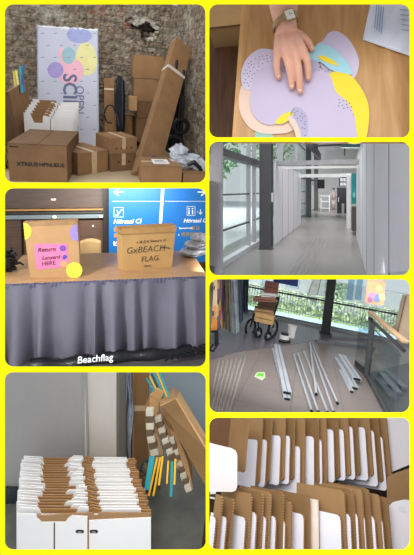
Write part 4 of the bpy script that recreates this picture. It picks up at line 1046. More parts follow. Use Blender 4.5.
for k in range(1500):
    p = V((rg.uniform(-4.6,4.8), rg.uniform(15.6,16.2), zo+rg.uniform(0,.75))); a = V((rg.uniform(-1,1),rg.uniform(-1,1),rg.uniform(-1,1))).normalized()*.09; b = V((rg.uniform(-1,1),rg.uniform(-1,1),rg.uniform(-1,1))).normalized()*.06; s.quad(p-a,p-b,p+a,p+b)
obj('foliage', s, mat('hedge_pale', '#b3bf95', .8, var=.15, scale=6), t, kind='stuff')
yb = 18.5
t = thing('building', 'white building beyond the lawn with blue doors', 'building', V((0,yb,zo)))
obj('facade', MB().box(V((0,yb+.3,(zo+tz(0,yb))/2)), (13,.5,tz(0,yb)-zo)), mat('white_facade', '#e4e6e8', .8, var=.04), t)
def yb_(u0, v0, u1, v1, y, dy=.05):
    A = C.at((u0+u1)/2, v1, y); B = C.at((u0+u1)/2, v0, y); w = (C.at(u1,v1,y)-C.at(u0,v1,y)).length; return MB().box(V(((A.x+B.x)/2, y, (A.z+B.z)/2)), (w, dy, abs(B.z-A.z)))
for (u0,u1) in ((347.5,353.5),(356,362)): d_ = obj('door', yb_(u0,279,u1,300,yb), mat('blue_door', '#7c9fba', .5, var=.1), t); 
obj('window', yb_(286,276,300,288,yb), mat('pale_window','#b7c4cc',.3), t); obj('window', yb_(262,276,276,287,yb), mat('pale_window','#b7c4cc',.3), t)
t = thing('street_tree', 'leaning grey tree trunk standing beyond the glass left of the black column', 'tree', C.at(311,300,15.9))
obj('trunk', MB().tube([C.at(311,301,16), C.at(314.5,288,16), C.at(318,278,16)], [.2,.17,.15]), mat('grey_bark','#6a6864',.9,var=.2), t)
s = MB()
for k in range(260):
    p = C.at(rg.uniform(326,346), rg.uniform(283,300), rg.uniform(16.5,17.2)); a = V((rg.uniform(-1,1),rg.uniform(-1,1),rg.uniform(-1,1))).normalized()*.1; s.quad(p-a,p+V((.04,0,.05)),p+a,p-V((.05,0,.03)))
t = thing('shrub', 'loose green shrub against the white building right of the black column', 'shrub', C.at(336,303,16.8)); obj('foliage', s, mat('shrub_green','#93ab8d',.8,var=.3,scale=6), t, kind='stuff')
obj('stem', MB().tube([C.at(336,304,16.8), C.at(336,292,16.8)], .03), TRUNK, t)
t = thing('graffiti_panel', 'orange and purple painted panel standing outside near the white building', 'panel', C.at(374,304,15))
obj('board', yb_(366.5,280,384,304,15.0), mat('orange_paint','#d2724a',.6,var=.2,scale=5), t)
for (u,v,r,cc) in ((372,296,.11,'#8d5a9a'),(377,298,.12,'#4a5aa0'),(382,297,.1,'#c9b15a'),(370,300,.08,'#7a3f58'),(379,288,.1,'#e08c5a')):
    obj('paint_spot', MB().prism([C.at(u,v,14.96)+V((r*math.cos(a),0,r*1.2*math.sin(a))) for a in [k*.6 for k in range(10)]], V((0,-.01,0))), mat('sp'+cc,cc,.6), t)
# glass wall
def gp(u, v, y=None): return C.at(u, v, YG if y is None else y)
w = struct('window_1', MB().prism([V((-3.1,YG,zf)), V((3.3,YG,zf)), V((3.3,YG,tz(3.3,YG))), V((-3.1,YG,tz(-3.1,YG)))], V((0,.012,0))), glass_mat('clear_glass', '#eef4f4', .02))
obj('bottom_frame', MB().box(V((.1,YG,zf+.04)), (6.5,.06,.04)), mat('grey_frame','#8c8f92',.5), w)
zr = C.at(332,302.3,YG).z; obj('transom', MB().box(V((.1,YG,zr)), (6.5,.05,.035)), BLACK, w)
t = thing('black_column', 'thick black steel column in front of the glass wall', 'column', C.fl(325.5,333)); A = C.fl(325.5,333.5)
obj('shaft', MB().obox(A-V((.085,.085,0)), V((.17,0,0)), V((0,.17,0)), Z*(tz(A.x,A.y)-zf)), BLACK, t); obj('foot_plate', MB().box(A+Z*.01, (.26,.24,.02)), BLACK, t)
obj('flange', MB().obox(A-V((.097,.105,0)), V((.012,0,0)), V((0,.21,0)), Z*(tz(A.x,A.y)-zf)), BLACK, t)
# blue hanging sign
t = thing('blue_board', 'dark blue board hanging at the upper edge above the loaded walker', 'board', C.at(286,281,8.6)); obj('sheet', MB().box(C.at(286,278.5,8.6), (.5,.03,.24)), mat('deep_blue','#1e3a86',.5), t); obj('clip', MB().box(C.at(286,272,8.6), (.1,.03,.05)), ALU, t)
# poster stand at the left
t = thing('poster_stand', 'tall double-sided poster stand with colourful print on dark legs', 'poster stand', C.fl(216,345))
Y0 = C.fl(216,346).y
A = C.at(205,331.5,Y0); B = C.at(217.5,330.5,Y0); obj('front_poster', MB().prism([C.at(204,331.5,Y0), C.at(217.5,330.5,Y0), C.at(217.5,277.5,Y0), C.at(204,277.5,Y0)], V((0,.02,0))), mat('cream_poster','#e8c9a0',.5,var=.05), t)
def pb(u0,v0,u1,v1,cc,y=None,nm='print_block'):
    y = Y0-.02 if y is None else y; obj(nm, MB().prism([C.at(u0,v1,y), C.at(u1,v1,y), C.at(u1,v0,y), C.at(u0,v0,y)], V((0,.006,0))), mat('pb'+cc,cc,.5,var=.25,scale=6), t)
pb(207,318,217,330,'#d98a2e'); pb(207,306,216.5,317,'#e3a06a'); pb(210,311,214,316,'#5a5a3a')
s = MB(); text_mb(s, 'E31', .075, C.at(208.2,288.5,Y0-.024), V((1,0,0)), Z, bold=.003); obj('lettering', s, INK, t)
y2 = Y0+.9
A = C.at(217.8,330.5,Y0); B = C.at(226,326,y2)
s = MB().quad(C.at(217.8,330.5,Y0), C.at(227,326,y2), C.at(227,277.5,y2), C.at(217.8,277.5,Y0))
def multi_print():
    m = bpy.data.materials.new('colourful_print'); m.use_nodes = True; N = m.node_tree.nodes; L = m.node_tree.links; b = N['Principled BSDF']
    tc = N.new('ShaderNodeTexCoord'); v = N.new('ShaderNodeTexVoronoi'); v.inputs['Scale'].default_value = 7; L.new(tc.outputs['Object'], v.inputs['Vector'])
    r = N.new('ShaderNodeValToRGB'); e = r.color_ramp.elements; r.color_ramp.interpolation = 'CONSTANT'
    sp_ = N.new('ShaderNodeSeparateColor'); L.new(v.outputs['Color'], sp_.inputs[0]); L.new(sp_.outputs[0], r.inputs['Fac'])
    e[0].color = hx('#3a3450'); e[1].position = .85; e[1].color = hx('#c9a45a')
    for p, c in ((.25,'#7d4a6a'),(.42,'#4a6a7a'),(.55,'#3a3c44'),(.7,'#b0486f')): k = e.new(p); k.color = hx(c)
    L.new(r.outputs['Color'], b.inputs['Base Color']); b.inputs['Roughness'].default_value = .4; return m
MP = multi_print(); obj('side_poster', s, MP, t, solid=.02)
for (u, v) in ((215.5,346),(217.5,345)):
    A = C.fl(u, v); obj('leg', MB().tube([A, C.at(u-.2, 330, A.y)], .018), BLACK, t)
obj('lower_bar', MB().tube([C.at(207.5,332,Y0), C.at(217.8,331,Y0)], .016), BLACK, t)
# draped jackets / plastic sheet racks next to the stand
PLG = mat('frosted_plastic', '#b9c3cb', .3, var=.25, scale=6, bump=.3)
for k, (u0,u1,vb,cc,lab) in enumerate([(224,231,331,'#77705f','olive hanging cloth strip right of the poster stand'),(228,238,333,'#a3acb2','frosted plastic sheet hanging right of the poster stand'),(236,243,322,'#5d6a78','blue-grey hanging sheet farther right of the poster stand'),(243,249,313,'#4a5260','dark blue-grey hanging sheet nearest to the glass wall')]):
    yy = Y0+.55+.45*k
    A = C.at(u0,vb,yy); B = C.at(u1,vb-1,yy); t = thing('hanging_sheet', lab, 'sheet', (A+B)/2)
    obj('sheet', MB().grid(lambda a_,b_: C.at(lerp(u0,u1,a_)+1.5*(1-b_)*math.sin(k+1), lerp(vb-1.5*math.sin(a_*8)*1, 277.5, b_), yy+.05*math.sin(a_*14+k+b_*2)), 14, 8), mat('hs'+cc, cc, .45, var=.3, scale=5), t, smooth=True)
    obj('hanger_bar', MB().tube([C.at(u0,278,yy), C.at(u1,278,yy)], .012), BLACK, t)
# loaded walker
wc = C.fl(263,337); t = thing('walker', 'black rollator walker loaded with cardboard pieces, near the glass wall', 'walker', wc)
K = lambda u, v, y: C.at(u, v, y)
yw = wc.y
TY = mat('tyre','#16171a',.6)
for (u, v, r, yy, tilt) in ((250.5,327.5,.15,yw+.1,.6),(273,328.5,.15,yw+.1,.6),(258.5,333,.085,yw-.15,.7),(268,336,.075,yw-.2,.7)):
    cc = K(u, v, yy); obj('wheel', MB().ring(cc, (math.cos(1.1),math.sin(1.1),0), Z, r, .022), TY, t); obj('wheel_hub', MB().tube([cc-V((.02,-.01,0)), cc+V((.02,-.01,0))], .025), ALU, t)
s = MB()
for a, b in (((250.5,327),(256,306)),((273,328),(274,300)),((258.5,333),(257.5,310)),((268,336),(270,310)),((257,318),(271,318)),((274,300),(278,299)),((274,316),(279,298))): s.tube([K(*a,yw), K(*b,yw)], .016)
obj('frame', s, BLACK, t)
s = MB().box(K(264,317,yw), (.3,.25,.03)); obj('seat', s, BLACK, t)
s = MB().tube([K(276,298.5,yw), K(279.5,297.5,yw)], .025); obj('handle', s, BLACK, t)
def stackbox(u0, v0, u1, v1, y, dep, lab, m, rot=0, nm='cardboard_box'):
    A = K(u0, v1, y); B = K(u1, v1, y); H = abs(K(u0, v0, y).z-A.z); w = (B-A).length; c = (A+B)/2
    t = thing(nm, lab, 'box', c); R_ = Matrix.Rotation(math.radians(rot), 3, 'Y'); a1 = R_ @ V((1,0,0)); a3 = R_ @ Z
    obj('body', MB().box(c+a3*H/2, (w, dep, H), (a1, V((0,1,0)), a3)), m, t, bevel=.006); obj('edge_line', MB().box(c+a3*H*.5-V((0,dep/2+.001,0)), (w*.9, .003, .008), (a1, V((0,1,0)), a3)), SEAM, t)
stackbox(255,313,273.5,322,yw-.1,.3,'lowest pale brown bundle on the walker seat',CARD_L,2)
stackbox(255,308.5,273.5,313.5,yw-.08,.3,'middle brown bundle strapped on the walker',CARD,-3)
stackbox(258,300.5,275,309,yw-.02,.28,'dark brown box on the walker below the open carton',mat('dark_brown_box','#4a3428',.7),0)
stackbox(254,297,276,301,yw-.06,.35,'flat reddish brown carton lid lying across the walker load',mat('reddish_card','#8f6652',.7),-9)
stackbox(264,281.5,277.5,293,yw+.15,.12,'small reddish brown box at the top of the walker load',mat('red_brown_card','#7a4a3c',.7),0)
stackbox(262,293,276,297.5,yw+.05,.2,'white papers stacked on top of the walker load',PAPER,-4)
# floor bits
A = C.fl(291,337.5); t = thing('paper_cup', 'white cylinder standing on the dark floor right of the walker', 'cup', A); obj('cup_body', MB().tube([A, A+Z*.22], [.065,.08], n=14), WHITE, t); obj('rim', MB().ring(A+Z*.22, (1,0,0), (0,1,0), .08, .008), WHITE, t)
A = C.fl(284,340.5); t = thing('tape_roll', 'black and white tape roll lying beside the white cylinder', 'tape roll', A); obj('core', MB().tube([A, A+Z*.1], .09, n=14), WHITE, t); obj('tape_band', MB().tube([A+Z*.03, A+Z*.13], .07, n=14), BLACK, t)
obj('black_pouch', MB().prism([C.fl(u,v) for u,v in ((278.5,342),(280,340.2),(290,340.8),(290.5,343),(284,343.5))], Z*.03), BLACK, label='flat black pouch on the floor in front of the tape roll', cat='pouch', bevel=.005)
t = thing('floor_sticker', 'bright green sticker on the tiles at the lower left', 'sticker', C.fl(260,376)); obj('sheet', MB().prism([C.fl(*p) for p in ((254.5,376.5),(257,372.4),(265,372.2),(265.2,377.8),(262,380.5))], Z*.002), mat('sticker_pale','#b9cfa6',.5), t)
obj('green_print', MB().prism([C.fl(*p, zf+.0025) for p in ((256,376),(258,373.2),(264,373.2),(263,376.6))], Z*.001), mat('bright_green','#6fc23a',.5), t)
# flat bars
ALB = mat('brushed_aluminium', '#bcc1c6', .35, .3, var=.06, scale=3, stretch=(1,1,8))
ALD = mat('shaded_aluminium', '#7d838a', .4, .4)
def bar5(p, q_, w, h, lab, nm='metal_bar', cat='bar', group='loose metal bars on the floor', z=0, m=None, tube=False, zq=None):
    A = C.fl(*p)+Z*z; B = C.fl(*q_)+Z*(z if zq is None else zq); d = B-A; n = Z.cross(d).normalized()
    t = thing(nm, lab, cat, (A+B)/2, group)
    if tube:
        obj('tube_body', MB().tube([A+Z*h/2, B+Z*h/2], h/2, n=12), m or ALB, t, smooth=False); obj('end_cap', MB().tube([A+Z*h/2-d.normalized()*.012, A+Z*h/2+d.normalized()*.012], h*.56, n=12), BLACK, t)
        obj('end_cap', MB().tube([B+Z*h/2-d.normalized()*.012, B+Z*h/2+d.normalized()*.012], h*.56, n=12), BLACK, t)
    else:
        obj('profile', MB().obox(A-n*w/2, n*w, d, Z*h), m or ALB, t, bevel=.003)
        obj('groove', MB().obox(A-n*w*.06+Z*h-Z*.001, n*w*.12, d, Z*.003), ALD, t)
        obj('end_face', MB().obox(A-n*w*.42-d.normalized()*.002+Z*h*.12, n*w*.84, d.normalized()*.002, Z*h*.76), BLACK, t); obj('end_face', MB().obox(B-n*w*.42+Z*h*.12, n*w*.84, d.normalized()*.002, Z*h*.76), BLACK, t)
    return t
bar5((287,400.5),(274,350),.075,.03,'lower of the two wide flat bars lying left of the rods')
bar5((286.5,397.5),(276.5,348.5),.1,.035,'upper of the two wide flat bars left of the rods, slightly offset',z=.032)
rods = [((311.5,413),(293.3,355),0,'leftmost slim rod of the fanned bundle'),((318,413.5),(297.5,354),0,'second slim rod from the left in the fan'),((327.5,414),(303.5,352),0,'long slim rod in the middle of the fan reaching the bottom edge'),
        ((315.8,398.5),(309.5,345),.03,'slim rod crossing over the others near the middle of the fan'),((333.5,414),(310.5,346),0,'second rod from the right in the fan, reaching the bottom edge'),((337.2,404.5),(312,345),.0,'rightmost slim rod of the fan with a black end cap')]
for i, (p, q_, z, lab) in enumerate(rods): bar5(p, q_,   .028, .028, lab, 'metal_rod', 'rod', 'fan of loose rods', z=z+.002, zq=z+.002, tube=True)
bar5((351,381.5),(338,360.5),.11,.04,'wide pale profile, lower left one of the short pile beside the railing',group='short pile of profiles')
bar5((354.5,390),(342.5,366),.09,.04,'short profile in the middle of the pile beside the railing, pointing down right',group='short pile of profiles',z=.001)
bar5((356.5,384),(341,359.5),.11,.04,'topmost pale profile of the short pile beside the railing',group='short pile of profiles',z=.042)
bar5((351.5,393.3),(340.5,372),.05,.035,'narrow profile at the front end of the short pile',group='short pile of profiles')
bar5((330.5,337.8),(372,340.2),.05,.04,'farther long dark rail lying near the black column',m=ALD); bar5((316,341.8),(374,348.5),.045,.035,'nearer long dark rail lying in front of the black column',m=ALD)
# railing
t = thing('railing', 'glass railing with wooden handrail and dark posts at the right', 'railing', C.fl(367,380))
P0 = C.fl(366.5,377.5); P1 = C.fl(387,416); dr = (P1-P0); up_h = None
topP = C.at(378,322,P0.y); hgt = topP.z-P0.z
RM = mat('railing_steel','#4b4d4f',.4,.3)
obj('post', MB().box(P0+Z*hgt/2, (.07,.09,hgt)), RM, t); obj('post_cap', MB().box(P0+Z*(hgt+.02)-V((.03,0,0)), (.05,.12,.05)), BLACK, t)
Pn = P0+dr*1.25
ht2 = hgt+.02
P0b = P0-dr.normalized()*.35
A = C.at(372.5,313,P0b.y)
HR0 = P0-dr.normalized()*.25+Z*(hgt+.07)
HR1 = C.at(416,350.5,P1.y+.25)
HRd = (dr.normalized())
HR1 = HR0+HRd*2.1
obj('handrail', MB().obox(HR0-V((.035,0,0)), V((.07,0,0)), HR1-HR0, Z*.035), mat('handrail_wood','#c49a72',.45,var=.08), t, bevel=.008)
obj('upper_rail', MB().tube([HR0-Z*.07, HR1-Z*.07], .022), mat('rail_dark','#2e3033',.4), t)
obj('side_rail', MB().tube([HR0-Z*.13+V((-.03,0,0)), HR1-Z*.13+V((-.03,0,0))], .009), RM, t)
G5 = glass_mat('railing_glass', '#e9f0f0', .06)
obj('glass_panel', MB().obox(P0+dr.normalized()*.08+Z*.06, dr.normalized()*1.6, V((.012,0,0)), Z*(hgt-.12)), G5, t)
obj('bottom_rail', MB().obox(P0+V((-.02,0,0)), dr.normalized()*1.7, V((.05,0,0)), Z*.05), RM, t)
RL = C.fl(354.5,366)
obj('return_glass', MB().prism([RL+Z*.06, P0+Z*.06, P0+Z*(hgt-.04), RL+Z*(hgt-.04)], V((0,.012,0))), G5, t)
obj('return_rail', MB().obox(RL, P0-RL, V((0,.04,0)), Z*.09), RM, t)
# dark patch and profiles stand in for the floor's reflection in the railing glass
t = thing('floor_reflection', 'dark patch imitating floor reflections in the glass railing at the lower right', 'floor_reflection', C.fl(398,395))
q = MB().prism([C.fl(369,373), C.fl(388,414.5), C.fl(413,414.5), C.fl(413,362)], Z*.004); obj('dark_floor', q, mat('reflection_dark','#58595b',.4,var=.15), t)
for k,(a,b) in enumerate((((381,372),(402,396)),((386,370),(408,391)),((378,378),(397,402)))):
    A = C.fl(*b); B = C.fl(*a); d = B-A; n = Z.cross(d).normalized(); obj('reflected_profile', MB().obox(A+Z*.005, n*.09, d*.8, Z*.04), ALD, t)
t = thing('wooden_pillar', 'pale wooden pillar leaning into view behind the handrail at the right edge', 'pillar', C.at(404,335,6)); obj('shaft', MB().prism([C.at(397,332,6.2), C.at(415,345,6.2), C.at(417,296,6.2), C.at(405.5,296,6.2)], V((0,.2,0))), mat('pale_wood','#bda58c',.5,var=.06), t)
obj('edge_strip', MB().prism([C.at(397,332,6.19), C.at(398.2,332.4,6.19), C.at(406.5,296,6.19), C.at(405.5,296,6.19)], V((0,-.01,0))), CARD_D, t)
area((0,14.3,-.35),(0,14.6,-2.4),7,190,sy=2.4)
area((0,13.2,-.75),(0,18.5,-1.9),8,230,sy=.3,spread=2.2)
area((-.1,4.4,-.1),(0,5.9,-1.6),2.2,26,sy=.5)
use(WORLD)
# ================================================================ row of white cartons (bottom left)
C = Cell(207, 190, 0, 1.6); use(C); zf = -1.6
DG = mat('dark_green_grey_floor', '#6a6b64', .7, var=.15, scale=14)
q = MB().poly([C.fl(0,600), C.fl(209,600), V((.03,2.9,zf)), V((-1.55,2.9,zf))]); struct('floor', q, DG)
GW = mat('grey_plaster_wall', '#a3a19f', .85, var=.05, scale=3, bump=.08, bscale=30); LW = mat('cream_wall', '#cbc6bc', .85, var=.04)
def tz6(x, y, v=369.8):
    w = CELL.R @ V((x, y, 0)); return -(v-PV)/F*w.y
YW6 = 2.06
xa = C.at(0,450,YW6).x; xb = C.at(86,450,YW6).x; xc = C.at(117,450,YW6).x
def wall6(x0, x1, y, d=.012, y1=None):
    y1 = y if y1 is None else y1
    return MB().prism([V((x0,y,zf)), V((x1,y1,zf)), V((x1,y1,tz6(x1,y1))), V((x0,y,tz6(x0,y)))], V((0,d,0)))
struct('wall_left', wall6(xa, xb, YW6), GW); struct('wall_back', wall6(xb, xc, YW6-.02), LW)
struct('trim_1', MB().prism([C.at(83.5,500,YW6-.005), C.at(90,500,YW6-.03), C.at(86.5,370.6,YW6-.03), C.at(81.5,370.6,YW6-.005)], V((0,.01,0))), mat('wall_corner_shade','#9f9c98',.85))  # shade of the wall corner painted as a darker strip, no trim piece
struct('baseboard_left', MB().obox(V((xa,YW6-.02,zf)), V((xb-xa,0,0)), V((0,.018,0)), Z*.075), mat('dark_teal_baseboard','#2e3a40',.5))
YB6 = 2.62; xd = C.at(209,450,YB6).x; xe = C.at(112,450,YB6).x
struct('wall_right', wall6(xe, xd, YB6), mat('blue_grey_wall','#8b979f',.6,var=.08,scale=2))
obj('wall_spot', MB().prism([V((C.at(83,397,YW6-.001).x+.006*math.cos(a),YW6-.001,C.at(83,397,YW6).z+.008*math.sin(a))) for a in [k*.7 for k in range(9)]], V((0,-.001,0))), mat('spot_grey','#8f8c88',.8), label='small darker spot on the grey plaster wall above the cartons', cat='spot')  # small disc, darker than the wall around it
A = C.at(112,480,2.4); struct('trim_2', MB().prism([V((xc,YW6,zf)), V((xc+.06,2.3,zf)), V((xc+.06,2.3,tz6(xc+.06,2.3))), V((xc,YW6,tz6(xc,YW6)))], V((.01,0,0))), mat('shadow_side','#7a756c',.9))  # dark gap beside the cream wall, its shade put into the colour
# cartons
rg6 = random.Random(21)
y0 = 1.585; 
A0 = C.at(17.4, 500, y0); B0 = C.at(151, 500, y0); W6 = B0.x-A0.x; H6 = C.at(60,512,y0).z-zf
N6 = 22
ords = ['frontmost','second','third','fourth','fifth','sixth','seventh','eighth','ninth','tenth','eleventh','twelfth','thirteenth','fourteenth','fifteenth','sixteenth','seventeenth','eighteenth','nineteenth','twentieth','twenty-first','rearmost']
BRN = [CARD, mat('liner_warm','#a97c4c',.85,var=.12)]
def big_carton(k):
    y = y0+.0152*k + (.004 if k else 0); dx = rg6.uniform(-.008,.008) if k else 0; dz = rg6.uniform(-.004,.004) if k else 0
    A = V((A0.x+dx-.006*k, y, zf)); W = W6; H = H6*(1+dz)+ (0 if k == 0 else .012)
    t = thing('folded_carton', ('%s folded white carton%s in the row at the grey wall' % (ords[k], '' if k in (0,21) else ' counted from the front')), 'carton', A+V((W/2,0,0)), 'folded white cartons in the long row')
    th = .005
    def P(x, z, o=0): return A+V((x*W, -o, z*H))
    j = rg6.uniform(-.012,.012)
    if k == 0:
        left = [(0,0),(.525,0),(.525,.955),(.41,.965),(.385,.94),(.36,.885),(.185,.885),(.15,.93),(.14,.985),(.0,.985)]
        right = [(.54,0),(1,0),(1,.94),(.54,.905)]
        liner = [(0,0),(1,0),(1,.985),(.61,.99),(.60,.955),(.57,.955),(.565,.99),(.12,.95)]
    else:
        a = .17+rg6.uniform(-.03,.03); b = .42+rg6.uniform(-.05,.05); c = .555+rg6.uniform(0,.01)
        left = [(0,0),(.525,0),(.53,.985+j),(b+.02,.99+j),(b,.965),(b-.02,.9),(a+.02,.9),(a,.97+j),(0,.985+j)]
        right = [(.54,0),(.925,0),(.925,.965+j),(c+.07,.965+j),(c+.06,.9),(.54,.9)]
        liner = [(.0,0),(1.0,0),(1.0,.94+j),(.62,.945),(.56,.97+j),(.53,.95),(.05,.95)]
    obj('white_panel', MB().prism([P(*p, th) for p in left], V((0,th,0))), WHITE, t); obj('white_panel', MB().prism([P(*p, th) for p in right], V((0,th,0))), WHITE, t)
    obj('brown_liner', MB().prism([P(*p) for p in liner], V((0,th,0))), BRN[k % 2], t)
    if k == 0:
        obj('slit', MB().obox(P(.275,.0,th+.0006), V((.010*W,0,0)), V((0,.0005,0)), Z*.885*H), mat('slit_brown','#5a3c22',.9), t)
        for cx in (.47,.575):
            obj('hand_slot', MB().prism([P(cx+x, .775+z, th+.0006) for x, z in rrect(0,0,.062,.042,.018,5)], V((0,.0005,0))), SEAM, t)
            obj('slot_flap', MB().prism([P(cx+x, .768+z, th+.001) for x, z in rrect(0,0,.03,.022,.008,4)], V((0,.0004,0))), mat('flap_grey','#8c8c90',.6), t)
    return t
for k in range(N6): big_carton(k)
# pale items behind / right
def q6(u, v, y): return C.at(u, v, y)
t = thing('bubble_wrap_roll', 'upright grey bubble-wrap sheet standing beside the tall brown box', 'bubble wrap', q6(126,480,2.2))
def bw(a_, b_):
    u = lerp(120.5, 133, a_)+1.2*math.sin(b_*9+a_*2)-2*(1-b_); p = q6(u, lerp(480,371.5,b_), 2.16); return p+V((0,.015*math.sin(a_*18+b_*6),0))
obj('sheet', MB().grid(bw, 40, 30), mat('bubble_wrap', '#a7afbd', .3, var=.25, scale=40, bump=.5, bscale=90, spec=.7), t, smooth=True)
for k in range(3): obj('fold', MB().tube([q6(122+4*k+1.2*math.sin(b_*9/10)-2*(1-b_/10), lerp(478,372,b_/10), 2.14) for b_ in range(11)], .004, n=6), mat('bubble_fold','#7c8596',.4), t)
t = thing('tall_box', 'tall brown cardboard box standing upright right of the bubble wrap', 'box', q6(140,480,2.22))
A = q6(132.5,470,2.2); B = q6(148,470,2.2); A.z = B.z = zf
obj('body', MB().obox(A, B-A, V((0,.04,0)), Z*(tz6(A.x,2.2,371.5)-zf)), CARD_D, t, bevel=.003); 
obj('tape', MB().obox(A+V((0,-.001,0))+Z*(q6(133,411,2.2).z-zf), B-A, V((0,.001,0)), Z*.03), TAPE, t); obj('side_strip', MB().obox(A+V((-.001,-.002,0)), (B-A)*.12, V((0,.002,0)), Z*(tz6(A.x,2.2,371.5)-zf)), CARD, t)
def sheet6(name, lab, cat, pts, ys, thick, m, edge=None):
    P = [q6(u, v, y) for (u, v), y in zip(pts, ys)]; t = thing(name, lab, cat, P[0]); obj('panel', MB().prism(P, V((0,thick,0))), m, t, bevel=.002); return t
FO = mat('beige_foam', '#cfc6b2', .8, var=.1, scale=20); FD = mat('dark_foam', '#6a5a46', .9)
def blocks(t, path, w, y0_, y1_, n, dy=.03):
    P = [V((u, v, 0)) for u, v in path]; L = [0]
    for a, b in zip(P[:-1], P[1:]): L.append(L[-1]+(b-a).length)
    def ev(s):
        s *= L[-1]
        for i in range(len(P)-1):
            if s <= L[i+1]+1e-6: f = (s-L[i])/(L[i+1]-L[i]); return lerp(P[i], P[i+1], f), (P[i+1]-P[i]).normalized()
    for k in range(n):
        a, d = ev(k/n); b, d2 = ev((k+.96)/n); nn = V((-d.y,d.x,0))*w/2; yy = lerp(y0_, y1_, k/n)
        c4 = [a-nn, b-nn, b+nn, a+nn]
        obj('foam_block', MB().prism([q6(p.x, p.y, yy) for p in c4], V((0,dy,0))), FO if k % 2 == 0 else FD, t, bevel=.001)
t = sheet6('foam_lined_board', 'leftmost foam-lined cardboard profile leaning behind the teal and yellow slats', 'cardboard', [(150,458),(146,432),(144.5,408),(150,396),(157,389),(164,393),(159,404),(155,415),(158,436),(163,455)], [1.95]*3+[2.1]*5+[1.98]*2, .02, CARD_L)
blocks(t, [(149.5,410),(150,435),(155,456)], 7.5, 1.94, 1.93, 7)
t = sheet6('foam_lined_board', 'middle foam-lined cardboard profile with checkered foam edge, leaning under the big box', 'cardboard', [(172,462),(160,436),(153,419),(157,413),(163,416),(172,436),(180,460)], [1.9,1.95,2.05,2.05,2.05,1.97,1.9], .02, CARD)
blocks(t, [(157.5,418),(164,438),(173,461)], 6.5, 1.98, 1.87, 8)
t = sheet6('foam_lined_board', 'rightmost long foam-lined cardboard profile reaching down to the dark floor', 'cardboard', [(187,494),(176,462),(168,436),(170,428),(178,436),(188,464),(193,490)], [1.82,1.88,1.98,1.98,1.96,1.88,1.82], .02, CARD)
blocks(t, [(171,440),(179,465),(189,492)], 6, 1.93, 1.8, 9)
t = sheet6('cardboard_sheet', 'warm brown cardboard sheet between the checkered profiles and the big box', 'cardboard', [(191,488),(183,462),(172,434),(160,409),(166,408),(180,432),(192,460),(193,480)], [1.9,1.94,2.0,2.08,2.08,2.0,1.95,1.9], .012, CARD)
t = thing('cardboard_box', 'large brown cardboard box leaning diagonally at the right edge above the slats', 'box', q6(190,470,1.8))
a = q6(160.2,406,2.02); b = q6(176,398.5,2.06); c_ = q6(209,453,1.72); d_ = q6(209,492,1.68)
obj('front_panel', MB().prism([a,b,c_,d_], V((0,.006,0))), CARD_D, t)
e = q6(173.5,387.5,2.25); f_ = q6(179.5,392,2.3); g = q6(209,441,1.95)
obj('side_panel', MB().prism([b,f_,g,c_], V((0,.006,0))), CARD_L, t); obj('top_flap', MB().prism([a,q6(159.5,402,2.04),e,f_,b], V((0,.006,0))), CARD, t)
obj('rim', MB().tube([a,b,c_], .0045, n=6), CARD_L, t)
TEAL = mat('teal_foam', '#2fa0a8', .6, var=.06); YLW = mat('yellow_foam', '#f0b81c', .6, var=.06); DKG = mat('dark_green_foam', '#26413c', .7)
def slat(p, q_, w, m, ya, yb, lab, grp):
    A = q6(*p, ya); B = q6(*q_, yb); d = (B-A).normalized(); x = V((1,0,0)); x = (x-d*x.dot(d)).normalized(); n = d.cross(x)
    obj('foam_strip', MB().obox(A-x*w/2, x*w, B-A, n*.012), m, label=lab, cat='foam strip', group=grp, bevel=.001)
up = [((160,401),(146.5,378),TEAL,'leftmost teal'),((161.5,400.5),(149.5,375.5),YLW,'left yellow'),((163.5,400),(151.5,373.5),DKG,'dark green'),((165.5,399),(154,372.5),TEAL,'middle teal'),((167.5,398),(156.5,371),YLW,'right yellow'),((169.5,397),(159,371),TEAL,'rightmost teal')]
for p, q_, m, nm in up: slat(p, q_, .0085, m, 2.1, 2.2, nm+' foam strip in the bundle rising above the big leaning box', 'foam strips rising at the top')
for k, (p, q_, w, m, nm) in enumerate([((152.5,456),(147,489),.024,TEAL,'wide teal'),((157.5,457),(149,495),.009,YLW,'leftmost long yellow'),((160.5,457),(153.5,495),.009,YLW,'second yellow'),((163,456),(159,485),.009,YLW,'third yellow'),((172.2,461),(171.2,496),.012,TEAL,'narrow teal'),((168.5,461),(167,484),.008,YLW,'short yellow'),((175.5,459),(174.5,485),.009,YLW,'rightmost yellow')]):
    slat(p, q_, w, m, 1.86, 1.82-.004*k, nm+' foam strip hanging down in front of the checkered profiles', 'foam strips hanging at the front')
t = thing('scrap_pile', 'dark pile of green and black foam scraps behind the cartons and slats', 'scraps', C.fl(146,488)); s = MB(); random.seed(6)
for k in range(16):
    p = q6(random.uniform(138,160), random.uniform(466,490), random.uniform(1.97,2.05)); s.box(p, (.05,.03,.02), (V((math.cos(k),0,math.sin(k))), V((0,1,0)), V((-math.sin(k),0,math.cos(k)))), mi=k % 3)
obj('scraps', s, [FD, DKG, mat('dull_green','#5c6a4a',.8)], t, kind='stuff')
area((-.42,1.2,-.25),(-.42,1.75,-1.5),.6,2.4,sy=.25)
use(WORLD)
